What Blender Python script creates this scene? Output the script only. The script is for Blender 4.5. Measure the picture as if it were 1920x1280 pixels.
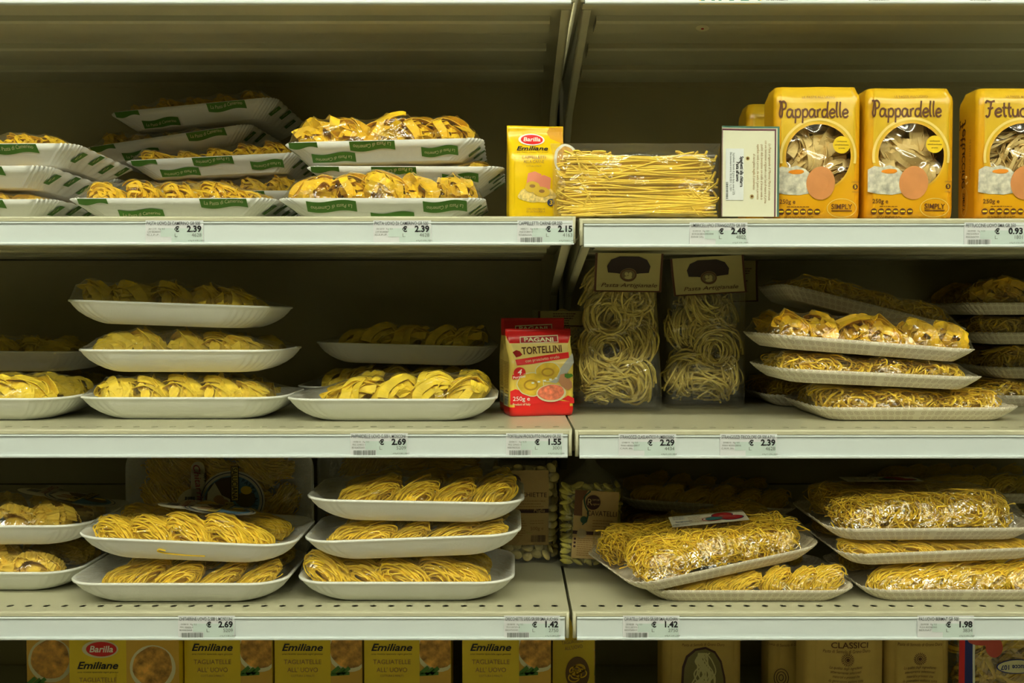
import bpy, math, random
import numpy as np
from mathutils import Vector, Matrix, Euler
from mathutils.geometry import tessellate_polygon

for o in list(bpy.data.objects):
    bpy.data.objects.remove(o)
SC = bpy.context.scene
COL = SC.collection
PI = math.pi

# ------------------------------------------------------------------ camera
F = 1820.0
CAM = Vector((0.0, -1.3, 1.25))
PITCH = math.atan(55.0 / F)
cd = bpy.data.cameras.new('camera')
cd.sensor_width = 36.0
cd.lens = F / 1920.0 * 36.0
cd.clip_start = 0.05
cam = bpy.data.objects.new('camera', cd)
cam.location = CAM
cam.rotation_euler = (PI / 2 - PITCH, 0, 0)
COL.objects.link(cam)
SC.camera = cam

# ------------------------------------------------------------------ world, light, exposure
SC.view_settings.view_transform = 'Standard'
SC.view_settings.look = 'None'
SC.view_settings.gamma = 1.0
SC.view_settings.use_curve_mapping = False
SC.view_settings.exposure = 0.0
SC.cycles.transparent_max_bounces = 32
world = bpy.data.worlds.new('store_ambient')
SC.world = world
world.use_nodes = True
bg = world.node_tree.nodes['Background']
bg.inputs[0].default_value = (0.95, 1.0, 0.36, 1)
bg.inputs[1].default_value = 0.03
TUBE_STRENGTH = 43.0
TUBE_COLOUR = (1.0, 0.995, 0.74, 1)


def P(px, py, t):
    """world point where the ray through photo pixel (px,py) meets the plane y = t"""
    x = (px - 960.0) / F
    y = (640.0 - py) / F
    d = Vector((x, math.cos(PITCH) + y * math.sin(PITCH), -math.sin(PITCH) + y * math.cos(PITCH)))
    return CAM + d * ((t - CAM.y) / d.y)


def PXM(t):
    return F / (t - CAM.y)


def depth_on(z, py):
    """depth t at which the horizontal plane z is seen at photo row py"""
    y = (640.0 - py) / F
    dy = math.cos(PITCH) + y * math.sin(PITCH)
    dz = -math.sin(PITCH) + y * math.cos(PITCH)
    return CAM.y + (z - CAM.z) / dz * dy


# ------------------------------------------------------------------ materials
MATS = {}


def mat(name, col, rough=0.5, spec=0.5, noise=0.0, nscale=60, bump=0.0, bscale=80, metal=0.0, emit=None, trans=0.0, coat=0.0):
    if name in MATS:
        return MATS[name]
    m = bpy.data.materials.new(name)
    m.use_nodes = True
    nt = m.node_tree
    b = nt.nodes['Principled BSDF']
    b.inputs['Base Color'].default_value = (*col, 1)
    b.inputs['Roughness'].default_value = rough
    b.inputs['Specular IOR Level'].default_value = spec
    b.inputs['Metallic'].default_value = metal
    if coat:
        b.inputs['Coat Weight'].default_value = coat
        b.inputs['Coat Roughness'].default_value = 0.08
    if emit:
        b.inputs['Emission Color'].default_value = (*emit[:3], 1)
        b.inputs['Emission Strength'].default_value = emit[3]
    if noise or bump:
        tc = nt.nodes.new('ShaderNodeTexCoord')
    if noise:
        n = nt.nodes.new('ShaderNodeTexNoise')
        n.inputs['Scale'].default_value = nscale
        n.inputs['Detail'].default_value = 4
        nt.links.new(tc.outputs['Object'], n.inputs['Vector'])
        r = nt.nodes.new('ShaderNodeMapRange')
        r.inputs['From Min'].default_value = 0.3
        r.inputs['From Max'].default_value = 0.7
        r.inputs['To Min'].default_value = 1 - noise
        r.inputs['To Max'].default_value = 1 + noise
        nt.links.new(n.outputs['Fac'], r.inputs['Value'])
        mx = nt.nodes.new('ShaderNodeMix')
        mx.data_type = 'RGBA'
        mx.blend_type = 'MULTIPLY'
        mx.inputs[0].default_value = 1
        mx.inputs[6].default_value = (*col, 1)
        nt.links.new(r.outputs[0], mx.inputs[7])
        nt.links.new(mx.outputs[2], b.inputs['Base Color'])
    if bump:
        n2 = nt.nodes.new('ShaderNodeTexNoise')
        n2.inputs['Scale'].default_value = bscale
        n2.inputs['Detail'].default_value = 3
        nt.links.new(tc.outputs['Object'], n2.inputs['Vector'])
        bp = nt.nodes.new('ShaderNodeBump')
        bp.inputs['Strength'].default_value = bump
        bp.inputs['Distance'].default_value = 0.004
        nt.links.new(n2.outputs['Fac'], bp.inputs['Height'])
        nt.links.new(bp.outputs[0], b.inputs['Normal'])
    MATS[name] = m
    return m


def film_mat(name, haze=0.012, base=0.10, rough=0.055, bump=0.95, bscale=45, tint=(1, 1, 1)):
    """clear wrapping film: see-through, with a glossy sheet reflection that grows at grazing angles"""
    if name in MATS:
        return MATS[name]
    m = bpy.data.materials.new(name)
    m.use_nodes = True
    nt = m.node_tree
    nt.nodes.clear()
    out = nt.nodes.new('ShaderNodeOutputMaterial')
    tr = nt.nodes.new('ShaderNodeBsdfTransparent')
    tr.inputs[0].default_value = (*[0.97 * c for c in tint], 1)
    df = nt.nodes.new('ShaderNodeBsdfDiffuse')
    df.inputs[0].default_value = (0.8, 0.8, 0.75, 1)
    m1 = nt.nodes.new('ShaderNodeMixShader')
    m1.inputs[0].default_value = haze
    gl = nt.nodes.new('ShaderNodeBsdfGlossy')
    gl.inputs['Color'].default_value = (1, 1, 1, 1)
    gl.inputs['Roughness'].default_value = rough
    lw = nt.nodes.new('ShaderNodeLayerWeight')
    lw.inputs['Blend'].default_value = 0.5
    pw = nt.nodes.new('ShaderNodeMath')
    pw.operation = 'POWER'
    pw.inputs[1].default_value = 4.0
    ma = nt.nodes.new('ShaderNodeMath')
    ma.operation = 'MULTIPLY_ADD'
    ma.inputs[1].default_value = 0.55
    ma.inputs[2].default_value = base
    tc = nt.nodes.new('ShaderNodeTexCoord')
    n = nt.nodes.new('ShaderNodeTexNoise')
    n.inputs['Scale'].default_value = bscale
    n.inputs['Detail'].default_value = 2.5
    n.inputs['Distortion'].default_value = 1.6
    bp = nt.nodes.new('ShaderNodeBump')
    bp.inputs['Strength'].default_value = bump
    bp.inputs['Distance'].default_value = 0.006
    L = nt.links.new
    L(tc.outputs['Object'], n.inputs['Vector'])
    L(n.outputs['Fac'], bp.inputs['Height'])
    L(bp.outputs[0], gl.inputs['Normal'])
    L(lw.outputs['Facing'], pw.inputs[0])
    L(pw.outputs[0], ma.inputs[0])
    m2 = nt.nodes.new('ShaderNodeMixShader')
    L(tr.outputs[0], m1.inputs[1])
    L(df.outputs[0], m1.inputs[2])
    L(ma.outputs[0], m2.inputs[0])
    L(m1.outputs[0], m2.inputs[1])
    L(gl.outputs[0], m2.inputs[2])
    L(m2.outputs[0], out.inputs[0])
    MATS[name] = m
    return m


def ring_print_mat(name, base, ink, cell=0.0105, rad=0.0034, wid=0.0007):
    """paperboard printed with rows of small rings, laid out on the UV map in metres"""
    if name in MATS:
        return MATS[name]
    m = mat(name, base, 0.75, 0.25, noise=0.05, nscale=40)
    nt = m.node_tree
    L = nt.links.new
    uv = nt.nodes.new('ShaderNodeUVMap')
    dv = nt.nodes.new('ShaderNodeVectorMath')
    dv.operation = 'SCALE'
    dv.inputs['Scale'].default_value = 1 / cell
    L(uv.outputs[0], dv.inputs[0])
    fr = nt.nodes.new('ShaderNodeVectorMath')
    fr.operation = 'FRACTION'
    L(dv.outputs[0], fr.inputs[0])
    ds = nt.nodes.new('ShaderNodeVectorMath')
    ds.operation = 'DISTANCE'
    ds.inputs[1].default_value = (0.5, 0.5, 0)
    L(fr.outputs[0], ds.inputs[0])

    def band(r, w):
        c = nt.nodes.new('ShaderNodeMath')
        c.operation = 'COMPARE'
        c.inputs[1].default_value = r / cell
        c.inputs[2].default_value = w / cell
        L(ds.outputs['Value'], c.inputs[0])
        return c
    b1 = band(rad, wid)
    b2 = band(rad * 0.35, wid)
    mxm = nt.nodes.new('ShaderNodeMath')
    mxm.operation = 'MAXIMUM'
    L(b1.outputs[0], mxm.inputs[0])
    L(b2.outputs[0], mxm.inputs[1])
    sc = nt.nodes.new('ShaderNodeMath')
    sc.operation = 'MULTIPLY'
    sc.inputs[1].default_value = 0.36
    L(mxm.outputs[0], sc.inputs[0])
    mx = nt.nodes.new('ShaderNodeMix')
    mx.data_type = 'RGBA'
    mx.inputs[7].default_value = (*ink, 1)
    L(sc.outputs[0], mx.inputs[0])
    prev = [l for l in nt.links if l.to_socket == nt.nodes['Principled BSDF'].inputs['Base Color']][0].from_socket
    L(prev, mx.inputs[6])
    L(mx.outputs[2], nt.nodes['Principled BSDF'].inputs['Base Color'])
    return m


M_SHELF = mat('cream_shelf_enamel', (0.48, 0.47, 0.33), 0.30, 0.4, noise=0.05, nscale=6)
M_RAIL = mat('pale_price_rail_plastic', (0.65, 0.72, 0.74), 0.25, 0.5)
M_PANEL = mat('cream_back_panel_enamel', (0.46, 0.42, 0.25), 0.5, 0.3, noise=0.05, nscale=4)
M_DARK = mat('dark_gap', (0.02, 0.02, 0.018), 0.7, 0.2)
M_FOAM = mat('white_foam_tray', (0.80, 0.81, 0.76), 0.42, 0.45, bump=0.05, bscale=300)
M_CARDW = mat('white_paper_tray', (0.77, 0.78, 0.74), 0.6, 0.4, bump=0.25, bscale=70)
M_RING = ring_print_mat('ring_printed_paperboard', (0.77, 0.72, 0.57), (0.30, 0.17, 0.08))
M_FILM = film_mat('clear_wrap_film')
M_BAGF = film_mat('clear_cellophane', haze=0.04, base=0.08, rough=0.05, bump=0.8, bscale=30)
M_EGG = mat('egg_pasta', (0.88, 0.56, 0.018), 0.55, 0.35, noise=0.14, nscale=45)
M_EGG2 = mat('tagliolini_pasta', (0.90, 0.62, 0.034), 0.55, 0.35, noise=0.14, nscale=45)
M_PAPP = mat('pappardelle_pasta', (0.88, 0.65, 0.045), 0.55, 0.35, noise=0.12, nscale=45)
M_FRILL = mat('ruffled_egg_pasta', (0.86, 0.60, 0.07), 0.6, 0.3, noise=0.14, nscale=45)
M_PALE = mat('durum_pasta', (0.84, 0.67, 0.17), 0.6, 0.3, noise=0.12, nscale=45)
M_SPAG = mat('spaghetti_pasta', (0.90, 0.65, 0.07), 0.55, 0.35, noise=0.15, nscale=30)
M_SHELL = mat('pale_shell_pasta', (0.66, 0.54, 0.19), 0.65, 0.3, noise=0.12, nscale=60)
M_CAVA = mat('cavatelli_pasta', (0.56, 0.49, 0.10), 0.65, 0.3, noise=0.12, nscale=60)

INK = {}


def ink(name, col, rough=0.5, spec=0.3):
    return mat('ink_' + name, col, rough, spec)


I_BLACK = ink('black', (0.012, 0.012, 0.016))
I_GREY = ink('grey', (0.16, 0.18, 0.17))
I_LGREY = ink('light_grey', (0.34, 0.38, 0.34))
I_WHITE = ink('white', (0.85, 0.85, 0.78))
I_CREAM = ink('cream', (0.70, 0.66, 0.42))
I_GREEN = ink('green', (0.07, 0.20, 0.025))
I_LGREEN = ink('pale_green', (0.50, 0.62, 0.40))
I_RED = ink('red', (0.62, 0.015, 0.015))
I_DRED = ink('dark_red', (0.30, 0.01, 0.012))
I_BROWN = ink('brown', (0.10, 0.035, 0.012))
I_LBROWN = ink('light_brown', (0.32, 0.17, 0.05))
I_YELLOW = ink('yellow', (0.80, 0.55, 0.01))
I_ORANGE = ink('orange', (0.72, 0.24, 0.01))
I_PINK = ink('pink', (0.72, 0.25, 0.16))
I_BLUE = ink('blue', (0.03, 0.05, 0.13))
I_SKY = ink('sky_blue', (0.12, 0.24, 0.36))
I_TEAL = ink('teal', (0.03, 0.13, 0.13))
I_FLOUR = mat('ink_flour', (0.56, 0.54, 0.44), 0.6, 0.2, noise=0.45, nscale=110)
I_EGGSH = mat('ink_eggshell', (0.58, 0.24, 0.08), 0.45, 0.3, noise=0.12, nscale=30)
I_DISH = mat('ink_dish', (0.58, 0.30, 0.05), 0.5, 0.3, noise=0.6, nscale=75)
I_HAM = mat('ink_ham', (0.66, 0.17, 0.09), 0.5, 0.3, noise=0.45, nscale=150)
I_STEEL = ink('steel', (0.42, 0.42, 0.38))


# ------------------------------------------------------------------ objects
def thing(name, label, cat, loc=(0, 0, 0), rot=(0, 0, 0), group=None):
    o = bpy.data.objects.new(name, None)
    o.empty_display_size = 0.02
    COL.objects.link(o)
    o.location = loc
    o.rotation_euler = rot
    o['label'] = label
    o['category'] = cat
    if group:
        o['group'] = group
    return o


def link(name, me, parent=None, loc=None, rot=None, scale=None):
    o = bpy.data.objects.new(name, me)
    COL.objects.link(o)
    if parent:
        o.parent = parent
    if loc is not None:
        o.location = loc
    if rot is not None:
        o.rotation_euler = rot
    if scale is not None:
        o.scale = scale
    return o


def mesh(name, verts, faces, mats, smooth=False, uvs=None, midx=None):
    me = bpy.data.meshes.new(name)
    me.from_pydata([tuple(map(float, v)) for v in verts], [], [tuple(map(int, f)) for f in faces])
    for m in (mats if isinstance(mats, (list, tuple)) else [mats]):
        me.materials.append(m)
    if smooth:
        me.polygons.foreach_set('use_smooth', [True] * len(me.polygons))
    if midx is not None:
        me.polygons.foreach_set('material_index', list(midx))
    if uvs is not None:
        ul = me.uv_layers.new(name='UVMap')
        vi = np.zeros(len(me.loops), dtype=np.int32)
        me.loops.foreach_get('vertex_index', vi)
        ul.data.foreach_set('uv', np.asarray(uvs, dtype=np.float32)[vi].ravel())
    me.update()
    return me


class MB:
    """collects simple solids into one mesh"""

    def __init__(s):
        s.v = []
        s.f = []

    def add(s, v, f):
        n = len(s.v)
        s.v += [tuple(p) for p in v]
        s.f += [tuple(i + n for i in q) for q in f]

    def box(s, x0, y0, z0, x1, y1, z1):
        s.add([(x, y, z) for x in (x0, x1) for y in (y0, y1) for z in (z0, z1)],
              [(0, 1, 3, 2), (4, 6, 7, 5), (0, 4, 5, 1), (2, 3, 7, 6), (0, 2, 6, 4), (1, 5, 7, 3)])

    def prism_x(s, prof, x0, x1):
        """closed profile of (y,z) points extruded along x"""
        n = len(prof)
        v = [(x0, y, z) for y, z in prof] + [(x1, y, z) for y, z in prof]
        f = [(i, (i + 1) % n, n + (i + 1) % n, n + i) for i in range(n)]
        f += [tuple(range(n))[::-1], tuple(range(n, 2 * n))]
        s.add(v, f)

    def cyl(s, x, y, z0, z1, r, n=12):
        v = [(x + r * math.cos(2 * PI * i / n), y + r * math.sin(2 * PI * i / n), z) for z in (z0, z1) for i in range(n)]
        f = [(i, (i + 1) % n, n + (i + 1) % n, n + i) for i in range(n)] + [tuple(range(n))[::-1], tuple(range(n, 2 * n))]
        s.add(v, f)

    def build(s, name, m, parent=None, smooth=False):
        return link(name, mesh(name, s.v, s.f, m, smooth), parent)


# ------------------------------------------------------------------ flat print (2-D shapes mapped on to a surface)
def s_join(*shapes):
    v, f = [], []
    for sv, sf in shapes:
        n = len(v)
        v += list(sv)
        f += [tuple(i + n for i in q) for q in sf]
    return v, f


def s_rect(x0, y0, x1, y1, nx=1, ny=1):
    v = [(x0 + (x1 - x0) * i / nx, y0 + (y1 - y0) * j / ny) for j in range(ny + 1) for i in range(nx + 1)]
    f = [(j * (nx + 1) + i, j * (nx + 1) + i + 1, (j + 1) * (nx + 1) + i + 1, (j + 1) * (nx + 1) + i) for j in range(ny) for i in range(nx)]
    return v, f


def s_disc(cx, cy, rx, ry=None, n=28, wob=0.0, seed=0, rings=2):
    ry = ry or rx
    rnd = random.Random(seed)
    ph = [rnd.uniform(0, 6.28) for _ in range(4)]

    def R(a):
        return 1 + wob * (math.sin(2 * a + ph[0]) + 0.7 * math.sin(3 * a + ph[1]) + 0.5 * math.sin(7 * a + ph[2]))
    v = [(cx, cy)]
    for k in range(1, rings + 1):
        for i in range(n):
            a = 2 * PI * i / n
            v.append((cx + rx * R(a) * k / rings * math.cos(a), cy + ry * R(a) * k / rings * math.sin(a)))
    f = [(0, 1 + i, 1 + (i + 1) % n) for i in range(n)]
    for k in range(rings - 1):
        b = 1 + k * n
        f += [(b + i, b + n + i, b + n + (i + 1) % n, b + (i + 1) % n) for i in range(n)]
    return v, f


def s_ring(cx, cy, rx, ry, w, n=36, a0=0.0, a1=2 * PI):
    v, f = [], []
    full = abs(a1 - a0 - 2 * PI) < 1e-6
    m = n if full else n + 1
    for i in range(m):
        a = a0 + (a1 - a0) * i / n
        v += [(cx + (rx - w) * math.cos(a), cy + (ry - w) * math.sin(a)), (cx + rx * math.cos(a), cy + ry * math.sin(a))]
    for i in range(n):
        j = (i + 1) % m
        f.append((2 * i, 2 * i + 1, 2 * j + 1, 2 * j))
    return v, f


def s_poly(pts):
    tri = tessellate_polygon([[Vector((x, y, 0)) for x, y in pts]])
    out = []
    for t in tri:
        a, b, c = [pts[i] for i in t]
        cr = (b[0] - a[0]) * (c[1] - a[1]) - (b[1] - a[1]) * (c[0] - a[0])
        out.append(tuple(t) if cr > 0 else tuple(t)[::-1])
    v = [tuple(p) for p in pts]
    done = []
    while out:                      # split long triangles so that print follows a curved pack
        t = out.pop()
        e = [math.dist(v[t[i]], v[t[(i + 1) % 3]]) for i in range(3)]
        i = e.index(max(e))
        if e[i] < 0.007:
            done.append(t)
            continue
        a, b, c = t[i], t[(i + 1) % 3], t[(i + 2) % 3]
        v.append(((v[a][0] + v[b][0]) / 2, (v[a][1] + v[b][1]) / 2))
        m = len(v) - 1
        out += [(a, m, c), (m, b, c)]
    return v, done


def catmull(pts, k=5):
    p = [np.array(q, float) for q in pts]
    if len(p) < 3:
        return [tuple(q) for q in p]
    p = [2 * p[0] - p[1]] + p + [2 * p[-1] - p[-2]]
    out = []
    for i in range(1, len(p) - 2):
        for j in range(k):
            t = j / k
            out.append(0.5 * ((2 * p[i]) + (-p[i - 1] + p[i + 1]) * t + (2 * p[i - 1] - 5 * p[i] + 4 * p[i + 1] - p[i + 2]) * t * t + (-p[i - 1] + 3 * p[i] - 3 * p[i + 1] + p[i + 2]) * t ** 3))
    out.append(p[-2])
    return [tuple(q) for q in out]


def s_stroke(pts, w, smooth=True):
    q = catmull(pts) if smooth else [tuple(p) for p in pts]
    q = np.array(q, float)
    d = np.gradient(q, axis=0)
    d /= np.maximum(np.linalg.norm(d, axis=1, keepdims=True), 1e-9)
    nrm = np.stack([-d[:, 1], d[:, 0]], 1) * w / 2
    v, f = [], []
    for i in range(len(q)):
        v += [tuple(q[i] - nrm[i]), tuple(q[i] + nrm[i])]
    for i in range(len(q) - 1):
        f.append((2 * i, 2 * i + 2, 2 * i + 3, 2 * i + 1))
    return v, f


def s_xf(sh, dx=0, dy=0, rot=0, sx=1, sy=None):
    sy = sx if sy is None else sy
    c, s = math.cos(rot), math.sin(rot)
    return [(dx + c * x * sx - s * y * sy, dy + s * x * sx + c * y * sy) for x, y in sh[0]], sh[1]


TXT = {}


def s_text(body, h, x=0, y=0, align='L', xs=1.0, bold=0.0, shear=0.0, rot=0.0, width=None):
    """lettering with capital height h; width, when given, fixes the line's length"""
    key = (body, bold, shear)
    if key not in TXT:
        cu = bpy.data.curves.new('lettering', 'FONT')
        cu.body = body
        cu.size = 1.0
        cu.shear = shear
        cu.offset = bold
        cu.resolution_u = 3
        cu.fill_mode = 'BOTH'
        ob = bpy.data.objects.new('lettering', cu)
        COL.objects.link(ob)
        me = bpy.data.meshes.new_from_object(ob.evaluated_get(bpy.context.evaluated_depsgraph_get()))
        v = [(p.co.x, p.co.y) for p in me.vertices]
        f = [tuple(q.vertices) for q in me.polygons]
        bpy.data.objects.remove(ob)
        bpy.data.curves.remove(cu)
        bpy.data.meshes.remove(me)
        if v:
            x0 = min(p[0] for p in v)
            v = [(a - x0, b) for a, b in v]
        TXT[key] = (v, f)
    v, f = TXT[key]
    k = h / 0.69
    w0 = max((p[0] for p in v), default=1.0)
    sx = width / w0 if width else k * xs
    w = w0 * sx
    ox = 0 if align == 'L' else (-w / 2 if align == 'C' else -w)
    return s_xf(([(a * sx + ox, b * k) for a, b in v], f), x, y, rot)


GLY = {
    'P': ([[(-.06, .98), (.05, 1.02), (.10, .9), (.04, .5), (.0, .25), (.06, .05), (.17, .12), (.2, .5), (.16, .9)], [(.08, .95), (.3, 1.02), (.46, .85), (.42, .6), (.2, .5)]], .50),
    'a': ([[(.42, .42), (.28, .52), (.1, .45), (.03, .2), (.12, .02), (.3, .08), (.42, .35), (.44, .5)], [(.44, .5), (.42, .2), (.48, .02), (.56, .06)]], .58),
    'p': ([[(.08, .52), (.07, 0), (.04, -.38)], [(.07, .3), (.2, .5), (.38, .48), (.44, .25), (.34, .03), (.15, .03), (.07, .12)]], .52),
    'r': ([[(.06, .5), (.07, 0)], [(.07, .3), (.18, .48), (.32, .5)]], .36),
    'd': ([[(.42, .4), (.3, .5), (.1, .45), (.03, .2), (.12, .02), (.3, .06), (.42, .3)], [(.48, 1.0), (.43, .5), (.44, .05), (.52, .02)]], .56),
    'e': ([[(.06, .25), (.4, .3), (.38, .45), (.24, .52), (.08, .4), (.03, .2), (.14, .02), (.3, .02), (.44, .12)]], .48),
    'l': ([[(.12, 1.0), (.07, .5), (.1, .08), (.2, .02)]], .25),
    'F': ([[(-.02, .85), (.06, 1.0), (.3, .93), (.55, 1.0)], [(.34, .95), (.26, .5), (.2, .1), (.08, -.02), (0, .1)], [(.1, .55), (.3, .5), (.44, .58)]], .55),
    't': ([[(.14, .88), (.12, .3), (.18, .04), (.3, .05)], [(.0, .55), (.3, .57)]], .34),
    'u': ([[(.05, .5), (.05, .15), (.15, .02), (.32, .1), (.4, .5)], [(.4, .5), (.41, .1), (.5, .02)]], .52),
    'c': ([[(.4, .42), (.25, .52), (.08, .42), (.03, .22), (.12, .03), (.28, .0), (.42, .1)]], .45),
    'i': ([[(.06, .5), (.07, .1), (.14, .02)], [(.06, .72), (.075, .78), (.07, .80)]], .2),
    'n': ([[(.05, .5), (.06, 0)], [(.06, .3), (.2, .5), (.36, .45), (.38, .2), (.4, 0)]], .48),
}


def s_hand(word, h, x, y, w, align='C', rot=0.0, width=None):
    """hand-drawn lettering made of brush strokes"""
    shapes, cx = [], 0.0
    for ch in word:
        st, adv = GLY[ch]
        for pl in st:
            shapes.append(s_stroke([(cx + a, b) for a, b in pl], w / h))
        cx += adv
    sx = width / cx if width else h
    sh = s_join(*shapes)
    off = -cx / 2 if align == 'C' else 0
    return s_xf(([((a + off) * sx, b * h) for a, b in sh[0]], sh[1]), x, y, rot)


def put(sh, mp, m, parent, name, layer=1):
    """lay a 2-D shape on a surface: mp(u,v,off) gives the point on the surface raised by off"""
    v = [mp(a, b, 0.00035 * layer) for a, b in sh[0]]
    me = mesh(name, v, sh[1], m)
    return link(name, me, parent)


def flat_front(y0=0.0):
    return lambda u, v, off: (u, y0 - off, v)

# ------------------------------------------------------------------ the place: floor, ceiling, lamps, shelving
D = 0.51                      # shelf depth


def structure(o):
    o['kind'] = 'structure'
    return o


m_floor = mat('grey_floor_tiles', (0.42, 0.39, 0.30), 0.35, 0.5, noise=0.12, nscale=3)
m_ceil = mat('dark_ceiling', (0.22, 0.21, 0.19), 0.8, 0.2)
b = MB(); b.box(-3.5, -4.2, -0.05, 3.5, 0.75, 0.0); structure(b.build('floor', m_floor))
b = MB(); b.box(-3.5, -4.2, 3.05, 3.5, 0.75, 3.10); structure(b.build('ceiling', m_ceil))
m_tube = mat('lit_tube', (1, 1, 1), 0.5, 0.2, emit=(TUBE_COLOUR[0], TUBE_COLOUR[1], TUBE_COLOUR[2], TUBE_STRENGTH))
m_house = mat('lamp_housing', (0.8, 0.8, 0.78), 0.4, 0.4)
for row, ly in enumerate((-1.30, -2.55)):
    for k, lx in enumerate((-1.75, 0.0, 1.75)):
        where = ['over the shelves', 'over the far side of the aisle'][row]
        which = ['first', 'middle', 'last'][k]
        lp = thing('fluorescent_lamp', f'twin tube fluorescent lamp {where}, {which} of its row', 'lamp', (lx, ly, 3.05), group='aisle ceiling lamps')
        b = MB(); b.box(-0.78, -0.09, -0.07, 0.78, 0.09, 0.0); b.build('housing', m_house, lp)
        for s in (-1, 1):
            v, f = [], []
            n = 10
            for x in (-0.74, 0.74):
                v += [(x, s * 0.05 + 0.019 * math.cos(2 * PI * i / n), -0.095 + 0.019 * math.sin(2 * PI * i / n)) for i in range(n)]
            f = [(i, (i + 1) % n, n + (i + 1) % n, n + i) for i in range(n)] + [tuple(range(n)), tuple(range(n, 2 * n))[::-1]]
            link('tube', mesh('tube', v, f, m_tube), lp)

RAILH = 0.0385
Z0 = P(960, 7, 0).z + RAILH
Z1L, Z1R = P(700, 405, 0).z, P(1500, 409, 0).z
Z2 = P(960, 804, 0).z
Z3 = P(960, 1146, 0).z
Z4 = 0.585
XL, XR = -1.16, 1.34


def hole_deck(w):
    """shelf board: enamelled top with a row of oval slots near its front edge, hollow inside"""
    th = 0.022
    v, f = [], []

    def q(*pts):
        n = len(v)
        v.extend(pts)
        f.append(tuple(range(n, n + len(pts))))
    ya, yb, yc = 0.004, 0.0190, 0.0330
    n = int(w / 0.025)
    x0 = (w - n * 0.025) / 2
    q((0, ya, 0), (w, ya, 0), (w, yb, 0), (0, yb, 0))
    q((0, yc, 0), (w, yc, 0), (w, D, 0), (0, D, 0))
    q((0, yb, 0), (x0, yb, 0), (x0, yc, 0), (0, yc, 0))
    q((w - x0, yb, 0), (w, yb, 0), (w, yc, 0), (w - x0, yc, 0))
    for i in range(n):
        cx, cy = x0 + 0.025 * (i + 0.5), (yb + yc) / 2
        hx, hy = 0.0125, (yc - yb) / 2
        outer = [(hx, 0), (hx, hy), (0, hy), (-hx, hy), (-hx, 0), (-hx, -hy), (0, -hy), (hx, -hy)]
        inner = [(0.0048 * math.cos(PI / 4 * k), 0.0054 * math.sin(PI / 4 * k)) for k in range(8)]
        for k in range(8):
            a, b_ = outer[k], outer[(k + 1) % 8]
            c, d_ = inner[(k + 1) % 8], inner[k]
            q((cx + a[0], cy + a[1], 0), (cx + b_[0], cy + b_[1], 0), (cx + c[0], cy + c[1], 0), (cx + d_[0], cy + d_[1], 0))
            q((cx + d_[0], cy + d_[1], 0), (cx + c[0], cy + c[1], 0), (cx + c[0], cy + c[1], -0.0008), (cx + d_[0], cy + d_[1], -0.0008))
    q((0, ya, -th), (0, D, -th), (w, D, -th), (w, ya, -th))
    q((0, ya, 0), (0, ya, -th), (w, ya, -th), (w, ya, 0))
    q((0, D, 0), (w, D, 0), (w, D, -th), (0, D, -th))
    q((0, ya, 0), (0, D, 0), (0, D, -th), (0, ya, -th))
    q((w, ya, 0), (w, ya, -th), (w, D, -th), (w, D, 0))
    return mesh('deck', v, f, M_SHELF)


def shelf(xa, xb, z, label, seam):
    w = xb - xa
    s = thing('metal_shelf', label, 'shelf', (xa, 0, z), group='shelves of the gondola')
    link('deck', hole_deck(w), s)
    b = MB()
    b.prism_x([(0.008, 0.0002), (0.003, 0.0), (0.0008, -0.0008), (0.0, -0.0025), (0.0, -0.0068), (0.008, -0.0068)], 0, w)
    b.build('front_lip', M_SHELF, s)
    b = MB()
    ra, rb = (0.0, w - 0.006) if seam == 'R' else (0.006, w)
    b.prism_x([(0.006, -0.0076), (-0.0005, -0.0076), (-0.0012, -0.0085), (-0.0012, -0.0096), (0.0008, -0.0100), (0.0008, -0.0345), (-0.0022, -0.0352), (-0.0026, -0.0368), (-0.0018, -RAILH), (0.006, -RAILH)], ra, rb)
    b.build('price_rail', M_RAIL, s)
    for ex in (0.0025, w - 0.0025):
        b = MB()
        b.cyl(ex, 0.001, -0.036, -0.0015, 0.0023, 10)
        b.build('end_post', M_SHELF, s, True)
    b = MB()
    b.box(0.004, 0.0062, -0.036, w - 0.004, 0.011, -0.022)
    b.box(0.004, 0.0062, -0.037, w - 0.004, 0.030, -0.0345)
    b.build('front_fold', M_SHELF, s)
    for cy in (0.105, 0.250, 0.385):
        b = MB()
        b.prism_x([(cy, -0.0215), (cy, -0.030), (cy + 0.004, -0.033), (cy + 0.050, -0.033), (cy + 0.055, -0.0215)], 0.030, w - 0.030)
        b.build('stiffening_channel', M_SHELF, s)
    for bx in (0.004, w - 0.007):
        sg = 1 if bx < 0.01 else -1
        prof = [(0.035, -0.0225), (0.035, -0.036), (0.30, -0.074), (0.44, -0.098), (D - 0.012, -0.135), (D - 0.002, -0.135), (D - 0.002, -0.0225)]
        b = MB()
        b.prism_x(prof, bx, bx + 0.003)
        # flange folded inwards along the lower edge
        low = prof[1:5]
        fl = [(y, z_) for y, z_ in low] + [(y, z_ + 0.0025) for y, z_ in low[::-1]]
        x2 = bx + (0.013 if sg > 0 else -0.010)
        b.prism_x(fl, min(bx, x2), max(bx + 0.003, x2))
        b.build('bracket', M_SHELF, s)
    return s


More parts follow.
